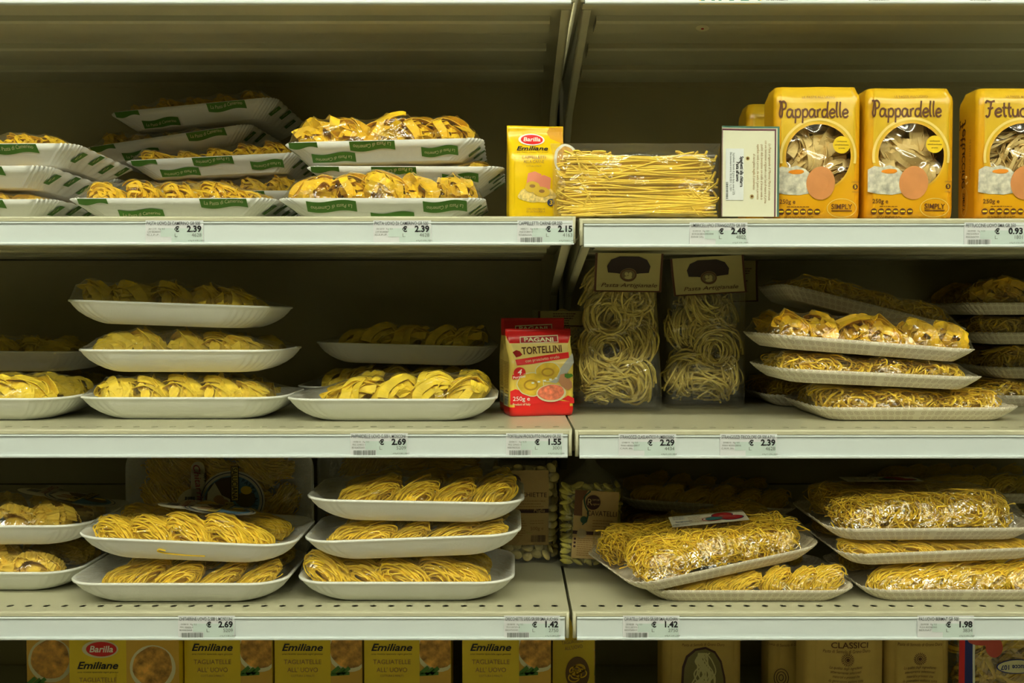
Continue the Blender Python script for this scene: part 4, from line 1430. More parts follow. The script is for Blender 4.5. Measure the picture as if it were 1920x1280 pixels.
def window_bag(px, t, label, word, style, seed, H=0.180, W=0.120, sideword=None, dim=False, yaw=0.0):
    Dp = 0.062
    o = stand('pasta_bag', label, 'pasta bag', px, t + Dp / 2, Z1R, yaw, 'yellow window bags of pasta')
    B = Bag(W, H, Dp, 'fold', 0.009, 0.005, seed=seed)
    wc = (0.0, 0.086, 0.0445)
    body = plastic('yellow_bag_front', YEL, wc, H=0.18)
    side = plastic('orange_bag_side', SIDE, H=0.18)
    sk = link('bag_skin', B.mesh('bag_skin', [side, body]), o)
    if dim:
        return o
    rs = np.random.RandomState(seed)
    for i, (x, z) in enumerate(((-0.026, 0.060), (0.026, 0.062), (-0.024, 0.110), (0.027, 0.108), (0.0, 0.085))):
        me = nests(style)[rs.randint(len(nests(style)))][0]
        n = in_bag(me, o, B, (x, 0.002 if i < 4 else -0.006, z), (PI / 2 + rs.normal(0, .2), rs.uniform(0, 6), rs.normal(0, .3)), 0.78)
        own_mat(n, M_WIN)
    f = B.front
    put(s_ring(wc[0], wc[1], 0.0525, 0.0525, 0.0035, 40, CR(-10), CR(190)), f, ink('pale_gold', (0.82, 0.62, 0.18)), sk, 'window_border', 1)
    put(s_ring(wc[0], wc[1], 0.0465, 0.0465, 0.0022, 40), f, ink('gold', (0.72, 0.42, 0.04)), sk, 'window_edge', 1)
    fl = [(-0.0585, 0.038), (-0.0585, 0.068), (-0.050, 0.073), (-0.040, 0.071), (-0.030, 0.074), (-0.018, 0.069), (-0.008, 0.060), (-0.002, 0.048), (-0.008, 0.037), (-0.025, 0.034), (-0.045, 0.035)]
    put(s_poly(fl), f, I_FLOUR, sk, 'flour_picture', 2)
    put(s_disc(-0.030, 0.0655, 0.011, 0.003, wob=0.05), f, I_ORANGE, sk, 'yolk_picture', 3)
    put(s_disc(0.003, 0.050, 0.0195, 0.0225, 30), f, I_EGGSH, sk, 'egg_picture', 3)
    put(s_hand(word, 0.0215, -0.006, 0.1395, 0.0026, width=0.094 if word[0] == 'P' else 0.088), f, I_BROWN, sk, 'title_lettering', 2)
    put(s_text("LE PASTE ALL'UOVO", 0.0036, 0.0, 0.1655, 'C', xs=0.95), f, I_LBROWN, sk, 'top_lettering', 2)
    put(s_text('250g e', 0.0056, -0.052, 0.0225, 'L', bold=0.01), f, I_BROWN, sk, 'weight_lettering', 2)
    for i in range(6):
        put(s_disc(-0.0495 + i * 0.0098, 0.0115, 0.0042, 0.0042, 14), f, I_BROWN, sk, 'nutrition_badge', 2)
        put(s_rect(-0.0525 + i * 0.0098, 0.0105, -0.0465 + i * 0.0098, 0.0127), f, I_YELLOW, sk, 'badge_stripe', 3)
    put(lines(-0.042, -0.010, 0.0178, 0.002, 1, 0.0008, seed), f, I_BROWN, sk, 'fine_print', 2)
    put(lines(-0.045, -0.004, 0.0045, 0.0018, 2, 0.0007, seed), f, I_BROWN, sk, 'fine_print', 2)
    put(s_text('SIMPLY', 0.0068, 0.033, 0.0150, 'C', bold=0.012, width=0.029), f, I_BROWN, sk, 'maker_lettering', 3)
    put(s_rect(0.019, 0.0122, 0.047, 0.0134), f, I_BROWN, sk, 'maker_underline', 3)
    put(s_ring(0.033, 0.0165, 0.0205, 0.013, 0.0008, 30), f, ink('pale_gold', (0, 0, 0)), sk, 'maker_oval', 2)
    put(s_disc(0.031, 0.102, 0.0118, 0.0118), f, I_YELLOW, sk, 'yellow_sticker', 3)
    put(s_join(*[s_text(w, 0.0022, 0.031, 0.1055 - i * 0.0045, 'C') for i, w in enumerate(('confezione', 'salvafreschezza', 'pronta'))]), f, I_BROWN, sk, 'sticker_lettering', 4)
    put(s_join(s_text('cottura', 0.0030, 0.0515, 0.0510, 'C', xs=.8), s_text('minuti', 0.0030, 0.0515, 0.0375, 'C', xs=.8)), f, I_LBROWN, sk, 'cooking_lettering', 2)
    put(s_disc(0.0515, 0.0455, 0.0036, 0.0036, 16), f, I_BROWN, sk, 'minutes_badge', 2)
    put(s_text('5' if word[0] == 'P' else '4', 0.0040, 0.0515, 0.0435, 'C', bold=.02), f, I_YELLOW, sk, 'minutes_lettering', 3)
    if sideword:
        put(s_hand(sideword, 0.0165, 0.004, 0.095, 0.0018, rot=-PI / 2, width=0.095), B.left, I_BROWN, sk, 'side_title_lettering', 2)
        put(s_text("LE PASTE ALL'UOVO", 0.0042, -0.013, 0.085, 'C', rot=-PI / 2), B.left, I_LBROWN, sk, 'side_small_lettering', 2)
        put(s_ring(0.005, 0.028, 0.010, 0.020, 0.0008, 30), B.left, ink('pale_gold', (0, 0, 0)), sk, 'side_oval', 2)
        put(s_text('SIMPLY', 0.0065, 0.003, 0.028, 'C', bold=0.012, rot=-PI / 2, width=0.026), B.left, I_BROWN, sk, 'side_maker_lettering', 2)
    return o


M_WIN = mat('durum_ribbon_pasta', (0.88, 0.66, 0.27), 0.6, 0.3, noise=0.1, nscale=45)
window_bag(1517, 0.035, 'yellow window bag of pappardelle behind the cream spaghetti card', 'Pappardelle', 'papp', 1, H=0.183, W=0.119)
window_bag(1686, 0.030, 'yellow window bag of pappardelle beside the fettuccine bag', 'Pappardelle', 'papp', 2, H=0.180, W=0.120)
window_bag(1888, 0.030, 'yellow window bag of fettuccine with orange side', 'Fettuccine', 'tagl', 3, H=0.180, W=0.120, sideword='Fettuccine')
window_bag(1462, 0.130, 'yellow bag standing behind the pappardelle bag next to the spaghetti', 'Pappardelle', 'papp', 4, H=0.180, W=0.118, dim=True)

# --- yellow bag of cappelletti
o = stand('cappelletti_bag', 'yellow bag of cappelletti with red oval logo and pink meat picture', 'pasta bag', 1003, 0.076 + 0.022, Z1L, CR(6))
B = Bag(0.079, 0.137, 0.044, 'crimp', 0.007, 0.004, 0.62, 0.96, seed=5)
m_cap = plastic('cappelletti_yellow', [(0, (0.82, 0.55, 0.006)), (1, (0.84, 0.56, 0.006))], rough=0.25, bump=0.25)
sk = link('bag_skin', B.mesh('bag_skin', [m_cap]), o)
f = lambda u, v, off: B.front(u * 1.04, v * 1.054, off)
put(s_poly([(0.020, 0.1285), (0.038, 0.129), (0.038, 0.105), (0.020, 0.113), (0.016, 0.122)]), f, ink('cap_orange', (0.62, 0.30, 0.01)), sk, 'orange_flap', 1)
put(s_disc(0.040, 0.083, 0.017, 0.022, wob=0.02), f, I_WHITE, sk, 'plate_picture', 2)
put(s_disc(0.0395, 0.083, 0.013, 0.018, wob=0.05), f, I_DISH, sk, 'dish_picture', 3)
put(s_disc(-0.006, 0.1105, 0.0180, 0.0088), f, I_WHITE, sk, 'logo_rim', 4)
put(s_disc(-0.0055, 0.1105, 0.0152, 0.0072), f, I_RED, sk, 'logo_oval', 5)
put(s_text('Barilla', 0.0060, -0.0055, 0.1080, 'C', bold=0.02, shear=0.2, width=0.0235), f, I_WHITE, sk, 'logo_lettering', 6)
put(s_text('Emiliane', 0.0060, -0.006, 0.0945, 'C', bold=0.02, shear=0.3, width=0.043), f, I_BLACK, sk, 'title_lettering', 4)
put(s_text('una ricetta speciale ogni giorno', 0.0016, -0.006, 0.0915, 'C', shear=0.2, width=0.042), f, I_BROWN, sk, 'subtitle_lettering', 4)
put(s_join(s_text('CAPPELLETTI', 0.0040, -0.005, 0.0825, 'C', width=0.032), s_text('ALLA CARNE', 0.0040, -0.005, 0.0765, 'C', width=0.028)), f, I_LBROWN, sk, 'variety_lettering', 4)
put(s_text('COTTURA 9 MINUTI', 0.0020, -0.005, 0.0715, 'C', width=0.020), f, I_LBROWN, sk, 'cooking_lettering', 4)
put(s_disc(0.000, 0.035, 0.024, 0.012, wob=0.08, seed=3), f, mat('ink_flour_warm', (0.80, 0.62, 0.22), 0.6, 0.2, noise=0.3, nscale=300), sk, 'flour_picture', 2)
for (x, y, r) in ((-0.0045, 0.0555, 0.0105), (0.0080, 0.0505, 0.0110)):
    put(s_poly([(x - r, y - r * .6), (x - r * .8, y + r * .7), (x + r * .1, y + r * .95), (x + r * .95, y + r * .6), (x + r * .85, y - r * .7), (x, y - r)]), f, I_PINK, sk, 'meat_picture', 3)
for (x, y) in ((-0.0070, 0.0450), (0.0060, 0.0385)):
    put(s_disc(x, y, 0.0105, 0.0070, wob=0.05, seed=int(x * 1e4)), f, ink('cap_pasta', (0.70, 0.48, 0.05)), sk, 'cappelletto_picture', 4)
    put(s_disc(x, y + 0.001, 0.0040, 0.0022), f, I_LBROWN, sk, 'cappelletto_hole', 5)
put(s_disc(0.0185, 0.0245, 0.0050, 0.0050, 20), f, I_BLUE, sk, 'portion_badge', 5)
put(s_text('3', 0.0060, 0.0185, 0.0216, 'C', bold=.02), f, I_YELLOW, sk, 'portion_lettering', 6)
put(s_join(s_text('CON UOVA FRESCHE', 0.0025, -0.002, 0.0145, 'C', width=0.025), s_text('DI CATEGORIA A', 0.0025, -0.002, 0.0112, 'C', width=0.025)), f, I_LBROWN, sk, 'claim_lettering', 4)
put(s_text("DOVE C'È BARILLA C'È CASA", 0.0022, -0.002, 0.0042, 'C', width=0.034), f, I_LBROWN, sk, 'slogan_lettering', 4)

# --- clear bag of square-cut spaghetti with its cream card
o = stand('spaghetti_bag', 'clear lying bag of square-cut spaghetti with a cream card at its end', 'pasta bag', 1190, 0.022 + 0.026, Z1L)
B = Bag(0.228, 0.104, 0.052, 'crimp', 0.012, 0.003, 0.80, 1.0, wob=0.002, seed=8)
link('cellophane', B.mesh('cellophane', [M_BAGF]), o)
rs = np.random.RandomState(5)
V, Fc, nv = [], [], 0
for i in range(460):
    L = rs.uniform(0.17, 0.212) if i > 70 else rs.uniform(0.03, 0.09)
    front = rs.uniform(0, 1) ** 1.3
    y = -0.0225 + front * 0.026
    z = rs.uniform(0.005, 0.082)
    if i > 70:
        x, an = rs.normal(0, 0.003), rs.normal(0, 0.045)
        if rs.rand() < 0.10:
            an = rs.normal(0, 0.16)
    else:
        x = -0.085 + rs.uniform(0, 0.03) if i < 45 else 0.09 - rs.uniform(0, 0.02)
        an = rs.uniform(0.2, 1.3) * (1 if rs.rand() < .5 else -1)
        y = -0.0225 + front * 0.01
    n = 9
    u = np.linspace(-0.5, 0.5, n)
    pth = np.stack([x + u * L * math.cos(an), np.full(n, y) + rs.normal(0, .003) * u, z + u * L * math.sin(an) + rs.normal(0, 0.0018) * np.sin(u * 5 + rs.uniform(0, 6))], 1)
    pth[:, 2] = np.clip(pth[:, 2], 0.003, 0.090)
    pth[:, 0] = np.clip(pth[:, 0], -0.110, 0.110)
    pth[:, 1] = np.clip(pth[:, 1], -0.0235, 0.0235)
    v, fc = sweep(pth, np.tile([[0, 0.6, 0.8]], (n, 1)), 0.0022, 0.0021)
    V.append(v); Fc += [tuple(q + nv for q in t_) for t_ in fc]; nv += len(v)
b_core = MB(); b_core.box(-0.10, 0.0, 0.003, 0.10, 0.022, 0.074)
V.append(np.array(b_core.v)); Fc += [tuple(q + nv for q in t_) for t_ in b_core.f]
stuff(link('spaghetti_strands', mesh('spaghetti_strands', np.concatenate(V), Fc, M_SPAG), o))
# card clipped to the bag's end
cx = P(1404, 640, 0.016).x - o.location.x
CW, CH = 0.0785, 0.121
def card(u, v, off):
    curl = 0.006 * max(0, v / CH - 0.85) * max(0, -u / CW) * 12
    return (cx + u, -0.034 + 0.004 * (u / CW) - curl * 0.3 - off, v)
M_CARD = mat('cream_card', (0.72, 0.72, 0.56), 0.55, 0.3)
gv = s_rect(-CW / 2, 0.0, CW / 2, CH, 8, 8)
n0 = len(gv[0])
vv = [card(a, b_, 0.0004) for a, b_ in gv[0]] + [card(a, b_, -0.0004) for a, b_ in gv[0]]
ck = link('card', mesh('card', vv, gv[1] + [tuple(i + n0 for i in q)[::-1] for q in gv[1]], M_CARD), o)
c2 = lambda u, v, off: card(u, v, off + 0.0004)
put(s_join(s_rect(-CW / 2, CH - 0.0022, CW / 2, CH, 8, 1), s_rect(CW / 2 - 0.0028, 0, CW / 2, CH - 0.0022, 1, 8)), c2, ink('card_green', (0.06, 0.15, 0.11)), ck, 'green_border', 1)
put(s_join(s_rect(-CW / 2, CH - 0.0056, CW / 2 - 0.0046, CH - 0.0034, 8, 1), s_rect(CW / 2 - 0.0066, 0, CW / 2 - 0.0046, CH - 0.0034, 1, 8), s_rect(-CW / 2, 0, -CW / 2 + 0.001, CH - 0.006, 1, 8)), c2, ink('card_maroon', (0.13, 0.04, 0.06)), ck, 'maroon_border', 1)
put(s_rect(-0.034, 0.022, -0.0095, 0.091, 2, 4), c2, mat('white_label', (0.72, 0.76, 0.78), 0.5, 0.3), ck, 'white_label', 2)
put(s_join(s_text('Spaghetti alla chitarra', 0.0042, -0.0142, 0.060, 'C', rot=-PI / 2, bold=.025, width=0.041), s_text("Pasta all'uovo", 0.0042, -0.0197, 0.060, 'C', rot=-PI / 2, bold=.025, width=0.026)), c2, I_BLACK, ck, 'label_title', 3)
put(s_join(s_text('Ingredienti: Semola di grano duro, uova al 32%', 0.0028, -0.0243, 0.057, 'C', rot=-PI / 2, width=0.056), s_text('Da consumarsi entro: 18.10.2011  L.130/1', 0.0028, -0.0283, 0.060, 'C', rot=-PI / 2, width=0.052)), c2, I_GREY, ck, 'label_lettering', 3)
put(s_xf(barcode(0, 0.022, 0, 0.003, 4), -0.0335, 0.046, -PI / 2), c2, I_GREY, ck, 'label_barcode', 3)
for i, tx in enumerate(("La Pasta artigianale di Mamma Maria è ottenuta", "con una lavorazione artigianale e con l'uso di materie di prima", "qualità; dalla lavorazione con trafile di bronzo rende la", "superficie ruvida e porosa, che esalta il gusto e permette", "di raccogliere meglio il condimento")):
    put(s_text(tx, 0.0032, 0.0245 - i * 0.0053, 0.060, 'C', rot=-PI / 2, shear=0.3, width=(0.076, 0.084, 0.074, 0.074, 0.048)[i]), c2, I_LBROWN, ck, 'script_lettering', 2)
for (x, y) in ((-0.004, 0.078), (0.002, 0.027)):
    put(s_ring(x, y, 0.0028, 0.0028, 0.0012, 18), c2, ink('brass', (0.45, 0.36, 0.14)), ck, 'eyelet', 2)
    put(s_disc(x, y, 0.0016, 0.0016, 12), c2, I_BROWN, ck, 'eyelet_hole', 2)

# --- red and yellow bags of tortellini
def tortellini_bag(px, py, label, full, yaw, seed, H=0.136, t=None):
    t = depth_on(Z2, py) if t is None else t
    o = stand('tortellini_bag', label, 'pasta bag', px, t + 0.026, Z2, yaw, 'red and yellow tortellini bags')
    B = Bag(0.100, H, 0.052, 'crimp', 0.007, 0.004, 0.58, 0.92, seed=seed)
    body = plastic('tortellini_print', [(0.0, (0.62, 0.010, 0.008)), (0.15, (0.62, 0.010, 0.008)), (0.152, (0.80, 0.56, 0.06)), (0.80, (0.76, 0.62, 0.22)), (0.802, (0.55, 0.008, 0.008)), (1.0, (0.55, 0.008, 0.008))], rough=0.3, H=0.136, bump=0.3)
    side = plastic('tortellini_side', [(0.0, (0.62, 0.010, 0.008)), (0.10, (0.62, 0.010, 0.008)), (0.102, (0.78, 0.56, 0.06)), (0.88, (0.74, 0.58, 0.16)), (0.882, (0.55, 0.008, 0.008)), (1.0, (0.55, 0.008, 0.008))], rough=0.3, H=0.136, bump=0.3)
    sk = link('bag_skin', B.mesh('bag_skin', [side, body]), o)
    f = B.front
    h0 = H
    put(s_poly([(-0.030, h0 - 0.0225), (-0.029, h0 - 0.012), (0.004, h0 - 0.0105), (0.031, h0 - 0.0095), (0.031, h0 - 0.021), (0.0, h0 - 0.0222)]), f, I_CREAM, sk, 'logo_frame', 1)
    put(s_poly([(-0.0286, h0 - 0.0213), (-0.0278, h0 - 0.0134), (0.004, h0 - 0.0121), (0.0296, h0 - 0.011), (0.0296, h0 - 0.0198), (0.0, h0 - 0.0208)]), f, I_DRED, sk, 'logo_field', 2)
    put(s_text('PAGANI', 0.0058, 0.0, h0 - 0.0194, 'C', bold=0.03, width=0.046), f, I_CREAM, sk, 'logo_lettering', 3)
    put(lines(-0.016, 0.014, 0.080, 0.0024, 17, 0.0010, seed, 0.1), B.left, I_LBROWN, sk, 'side_print', 2)
    put(lines(-0.016, 0.010, 0.036, 0.0045, 4, 0.0016, seed + 1, 0.3), B.left, I_BROWN, sk, 'side_print', 2)
    put(s_rect(-0.014, 0.014, 0.013, 0.033), B.left, I_CREAM, sk, 'side_label', 2)
    put(barcode(-0.012, 0.011, 0.016, 0.027, 9), B.left, I_GREY, sk, 'side_barcode', 3)
    if not full:
        return
    put(s_poly([(-0.050, 0.0225), (-0.050, 0.038), (-0.042, 0.041), (-0.020, 0.034), (0.005, 0.026), (0.030, 0.022), (0.0498, 0.020), (0.0498, 0.018), (-0.05, 0.018)]), f, I_RED, sk, 'red_wave', 1)
    put(s_poly([(0.0498, 0.019), (0.030, 0.024), (0.040, 0.030), (0.0498, 0.0255)]), f, I_RED, sk, 'red_wave', 1)
    put(s_poly([(-0.042, 0.085), (-0.040, 0.0765), (-0.015, 0.079), (0.015, 0.0835), (0.042, 0.087), (0.043, 0.0955), (0.012, 0.0920), (-0.02, 0.088)]), f, I_RED, sk, 'red_ribbon', 2)
    put(s_poly([(-0.044, 0.096), (-0.040, 0.0885), (-0.034, 0.090), (-0.030, 0.0925), (-0.033, 0.0975), (-0.038, 0.099)]), f, I_DRED, sk, 'ribbon_tail', 2)
    put(s_text('con prosciutto crudo', 0.0042, 0.0, 0.0840, 'C', rot=0.11, width=0.054), f, I_CREAM, sk, 'ribbon_lettering', 3)
    put(s_text('TORTELLINI', 0.0100, 0.003, 0.0945, 'C', bold=0.02, shear=0.25, rot=0.05, width=0.064), f, I_BROWN, sk, 'title_lettering', 3)
    fk = [(0.049, 0.094), (0.036, 0.082), (0.024, 0.068), (0.010, 0.058), (0.006, 0.052), (0.020, 0.049), (0.034, 0.058), (0.042, 0.070), (0.049, 0.080)]
    put(s_poly(fk), f, I_STEEL, sk, 'fork_picture', 2)
    for i in range(5):
        put(s_rect(-0.018 + i * 0.009, 0.049 + i * 0.0016, -0.014 + i * 0.009, 0.0515 + i * 0.0016), f, I_WHITE, sk, 'fork_tine', 5)
    for (x, y, rx, ry, sd) in ((0.007, 0.067, 0.0185, 0.0135, 2), (-0.019, 0.048, 0.0200, 0.0165, 5)):
        put(s_disc(x, y, rx + 0.0014, ry + 0.0014, wob=0.04, seed=sd), f, I_CREAM, sk, 'tortellino_outline', 3)
        put(s_disc(x, y, rx, ry, wob=0.04, seed=sd), f, mat('ink_tortellino', (0.66, 0.44, 0.035), 0.5, 0.3, noise=0.25, nscale=60), sk, 'tortellino_picture', 4)
        put(s_ring(x, y - 0.001, rx * 0.55, ry * 0.5, 0.0026, 24), f, ink('tort_dark', (0.42, 0.24, 0.02)), sk, 'tortellino_fold', 5)
    put(s_poly([(0.024, 0.052), (0.027, 0.062), (0.036, 0.064), (0.041, 0.056), (0.046, 0.050), (0.047, 0.042), (0.040, 0.038), (0.030, 0.043)]), f, ink('roast', (0.50, 0.24, 0.12)), sk, 'roast_picture', 3)
    put(s_disc(0.040, 0.060, 0.006, 0.004, wob=0.15, seed=4), f, I_GREEN, sk, 'parsley_picture', 4)
    put(s_disc(0.013, 0.0345, 0.0235, 0.0135), f, I_CREAM, sk, 'plate_picture', 5)
    put(s_disc(0.0125, 0.0355, 0.0215, 0.0115, wob=0.03), f, I_HAM, sk, 'ham_picture', 6)
    put(s_disc(-0.036, 0.0655, 0.009, 0.0085, 20), f, I_RED, sk, 'portion_badge', 3)
    put(s_rect(-0.047, 0.0560, -0.026, 0.0625), f, I_RED, sk, 'portion_banner', 3)
    put(s_text('4', 0.0085, -0.036, 0.0625, 'C', bold=0.01, shear=.2), f, I_WHITE, sk, 'portion_lettering', 4)
    put(s_text('Porzioni', 0.0034, -0.0365, 0.0578, 'C', bold=.02, rot=0.12, width=0.018), f, I_WHITE, sk, 'portion_word', 4)
    put(s_text('250g e', 0.0062, -0.046, 0.0235, 'L', bold=0.0, width=0.026), f, I_WHITE, sk, 'weight_lettering', 3)
    put(s_text('Product of Italy', 0.0034, -0.046, 0.0165, 'L', bold=.01, width=0.027), f, I_CREAM, sk, 'origin_lettering', 3)


tortellini_bag(999, 771, 'red and yellow tortellini bag standing behind its twin', False, CR(12), 2, H=0.147, t=0.222)
tortellini_bag(1009, 780, 'red and yellow tortellini bag in front, with ham and fork picture', True, CR(13), 1, H=0.131)

# --- tall clear bags of strangozzi with paper header cards
def strangozzi_bag(px, t, W, H, label, seed, cardh, card_c, cw, tilt, words=True, nlist=None, topw=1.0, skew=0.0):
    o = stand('strangozzi_bag', label, 'pasta bag', px, t + 0.045, Z2, 0, 'tall clear bags with cream header cards')
    B = Bag(W, H, 0.088, 'crimp', 0.016, 0.003, 0.84, 1.0, wob=0.002, seed=seed, topw=topw)
    link('cellophane', B.mesh('cellophane', [M_BAGF]), o)
    rs = np.random.RandomState(seed)
    vs = nests('coil')
    for (x, y, z, rx, ry, rz, sc) in nlist:
        n = in_bag(vs[rs.randint(len(vs))][0], o, B, (x, y, z), (rx, ry, rz), sc)
    cx_, zt = card_c
    def cd_(u, v, off):
        return (cx_ + u + tilt * v, -0.049 - 0.010 * (v / cardh) ** 2 + 0.006 * (1 - v / cardh) * 0 - off, zt + v + u * tilt * -0.4)
    gv = s_rect(-cw / 2, 0, cw / 2, cardh, 8, 6)
    n0 = len(gv[0])
    vv = [cd_(a, b_, 0.0003) for a, b_ in gv[0]] + [cd_(a, b_, -0.0003) for a, b_ in gv[0]]
    mc = mat('tan_card', (0.44, 0.38, 0.15), 0.6, 0.3)
    hc = link('header_card', mesh('header_card', vv, gv[1] + [tuple(i + n0 for i in q)[::-1] for q in gv[1]], mc), o)
    c2 = lambda u, v, off: cd_(u, v, off + 0.0003)
    put(s_join(s_rect(-cw / 2, 0, cw / 2, 0.0020, 8, 1), s_rect(-cw / 2, 0, -cw / 2 + 0.0035, cardh, 1, 6), s_rect(cw / 2 - 0.0035, 0, cw / 2, cardh, 1, 6)), c2, I_BROWN, hc, 'card_border', 1)
    if words:
        em = [(-0.032, 0.030), (-0.034, 0.040), (-0.028, 0.050), (-0.015, 0.055), (0.015, 0.055), (0.028, 0.050), (0.034, 0.040), (0.032, 0.030), (0.018, 0.029), (0.0, 0.026), (-0.018, 0.029)]
        put(s_poly(em), c2, ink('emblem', (0.025, 0.012, 0.008)), hc, 'emblem', 2)
        put(s_disc(0, 0.0265, 0.0135, 0.0105, wob=0.02), c2, ink('emblem_gold', (0.16, 0.12, 0.05)), hc, 'medallion', 3)
        put(s_ring(0, 0.0265, 0.0125, 0.0095, 0.0016, 30), c2, I_BROWN, hc, 'medallion_ring', 4)
        put(s_join(s_disc(-0.003, 0.028, 0.003, 0.003, 10), s_disc(0.003, 0.027, 0.003, 0.004, 10), s_disc(0, 0.0225, 0.006, 0.0025, 12)), c2, mat('tan_card', (0, 0, 0)), hc, 'medallion_figures', 4)
        put(s_text('Pasta Artigianale', 0.0062, 0.002, 0.0075, 'C', shear=0.3, width=0.088), c2, I_BROWN, hc, 'card_lettering', 2)
    else:
        put(lines(-0.020, 0.020, cardh * 0.8, 0.004, 3, 0.0015, 3), c2, I_BROWN, hc, 'card_print', 2)
        put(lines(-0.014, 0.012, cardh * 0.5, 0.004, 5, 0.0018, 4), c2, I_BROWN, hc, 'card_print', 2)
    return o


t1 = depth_on(Z2, 771)
strangozzi_bag(1158, t1, 0.138, 0.244, 'tall clear bag of coiled strangozzi beside the red tortellini bags', 11, 0.060, (0.010, 0.188), 0.106, 0.03, topw=0.80,
               nlist=[(-0.022, -0.012, 0.150, .1, .3, .1, 1.05), (0.028, -0.006, 0.182, -.3, 1.2, .2, .95), (-0.032, 0.0, 0.196, .5, .2, .3, .95), (0.046, -0.002, 0.105, 0, 1.5, -1.1, .95), (-0.014, -0.014, 0.094, .15, 2.2, 0, .95),
                      (0.018, -0.014, 0.045, .5, .4, -.3, 1.0), (-0.050, 0.0, 0.062, 0, 1.4, 1.1, .85), (-0.040, 0.02, 0.10, .3, 1, .7, 1.0), (0.02, 0.02, 0.14, .2, 1, 0, 1.1), (-0.01, 0.016, 0.04, 1.2, 0, 0, 1.05), (0.05, 0.015, 0.16, .3, .5, 1.2, .9), (-0.028, -0.010, 0.030, 1.35, .2, .3, .8)])
t2 = depth_on(Z2, 766)
strangozzi_bag(1316, t2, 0.130, 0.242, 'tall clear bag of coiled strangozzi beside the ring-printed trays', 12, 0.060, (0.004, 0.185), 0.118, -0.14,
               nlist=[(0.022, -0.016, 0.092, .05, .3, 0, 1.0), (0.0, -0.008, 0.168, -.6, .5, .2, 1.05), (-0.040, 0.0, 0.130, 0, 1.3, 1.0, .95), (0.010, -0.006, 0.030, 1.3, .2, .1, 1.0), (-0.046, -0.004, 0.050, .1, 1.5, 1.3, .9),
                      (0.044, 0.0, 0.055, .2, 1.4, -1.2, .85), (0.0, 0.02, 0.12, .4, 0, .3, 1.1), (-0.02, 0.018, 0.06, .8, 0, 0, 1.05), (0.034, 0.01, 0.15, -.3, .8, .6, .95)])
P3X = 960 + 0.345 * PXM(0.43)
strangozzi_bag(P3X, 0.385, 0.110, 0.243, 'shaded clear bag with a printed card behind the other strangozzi bags', 13, 0.070, (0.053, 0.174), 0.056, -0.06, words=False,
               nlist=[(0.0, -0.01, 0.13, .1, .3, .1, 1.0), (-0.02, -0.01, 0.06, .4, .3, .1, 1.0), (0.03, 0, 0.08, .1, .9, .7, 1.0), (0.0, 0.01, 0.03, 1.3, 0, 0, 1.0)])
strangozzi_bag(1056, 0.338, 0.105, 0.160, 'shaded clear bag at the back behind the tortellini bags', 14, 0.026, (0.0, 0.132), 0.090, 0.0, words=False,
               nlist=[(0.0, -0.01, 0.13, .1, .3, .1, 1.0), (-0.02, -0.01, 0.06, .4, .3, .1, 1.0), (0.03, 0, 0.08, .1, .9, .7, 1.0), (0.0, 0.01, 0.03, 1.3, 0, 0, 1.0), (-0.025, -0.005, 0.12, .4, .6, .5, .9)])


# --- clear bags of orecchiette and cavatelli with kraft labels
def shell_mesh():
    n, V, Fc = 12, [], []
    for k, (r, z) in enumerate(((0.0, 0.0044), (0.0055, 0.0040), (0.0090, 0.0012), (0.0098, 0.0), (0.0086, 0.0006), (0.0050, 0.0030), (0.0, 0.0034))):
        for i in range(n):
            a = 2 * PI * i / n
            V.append((r * math.cos(a) * 1.08, r * math.sin(a) * 0.92, z))
    for k in range(6):
        Fc += [(k * n + i, (k + 1) * n + i, (k + 1) * n + (i + 1) % n, k * n + (i + 1) % n) for i in range(n)]
    return mesh('orecchietta', V, Fc, M_SHELL, True)


def cava_mesh():
    V, Fc = [], []
    n, m = 10, 8
    for k in range(m + 1):
        u = k / m
        r = 0.0042 * math.sin(PI * u) ** 0.6
        for i in range(n):
            a = 2 * PI * i / n
            g = 0.55 if i in (2, 3) else 1.0
            V.append(((u - 0.5) * 0.024, r * math.cos(a) * 1.25 * g, r * math.sin(a) * g))
    for k in range(m):
        Fc += [(k * n + i, k * n + (i + 1) % n, (k + 1) * n + (i + 1) % n, (k + 1) * n + i) for i in range(n)]
    return mesh('cavatello', V, Fc, M_CAVA, True)


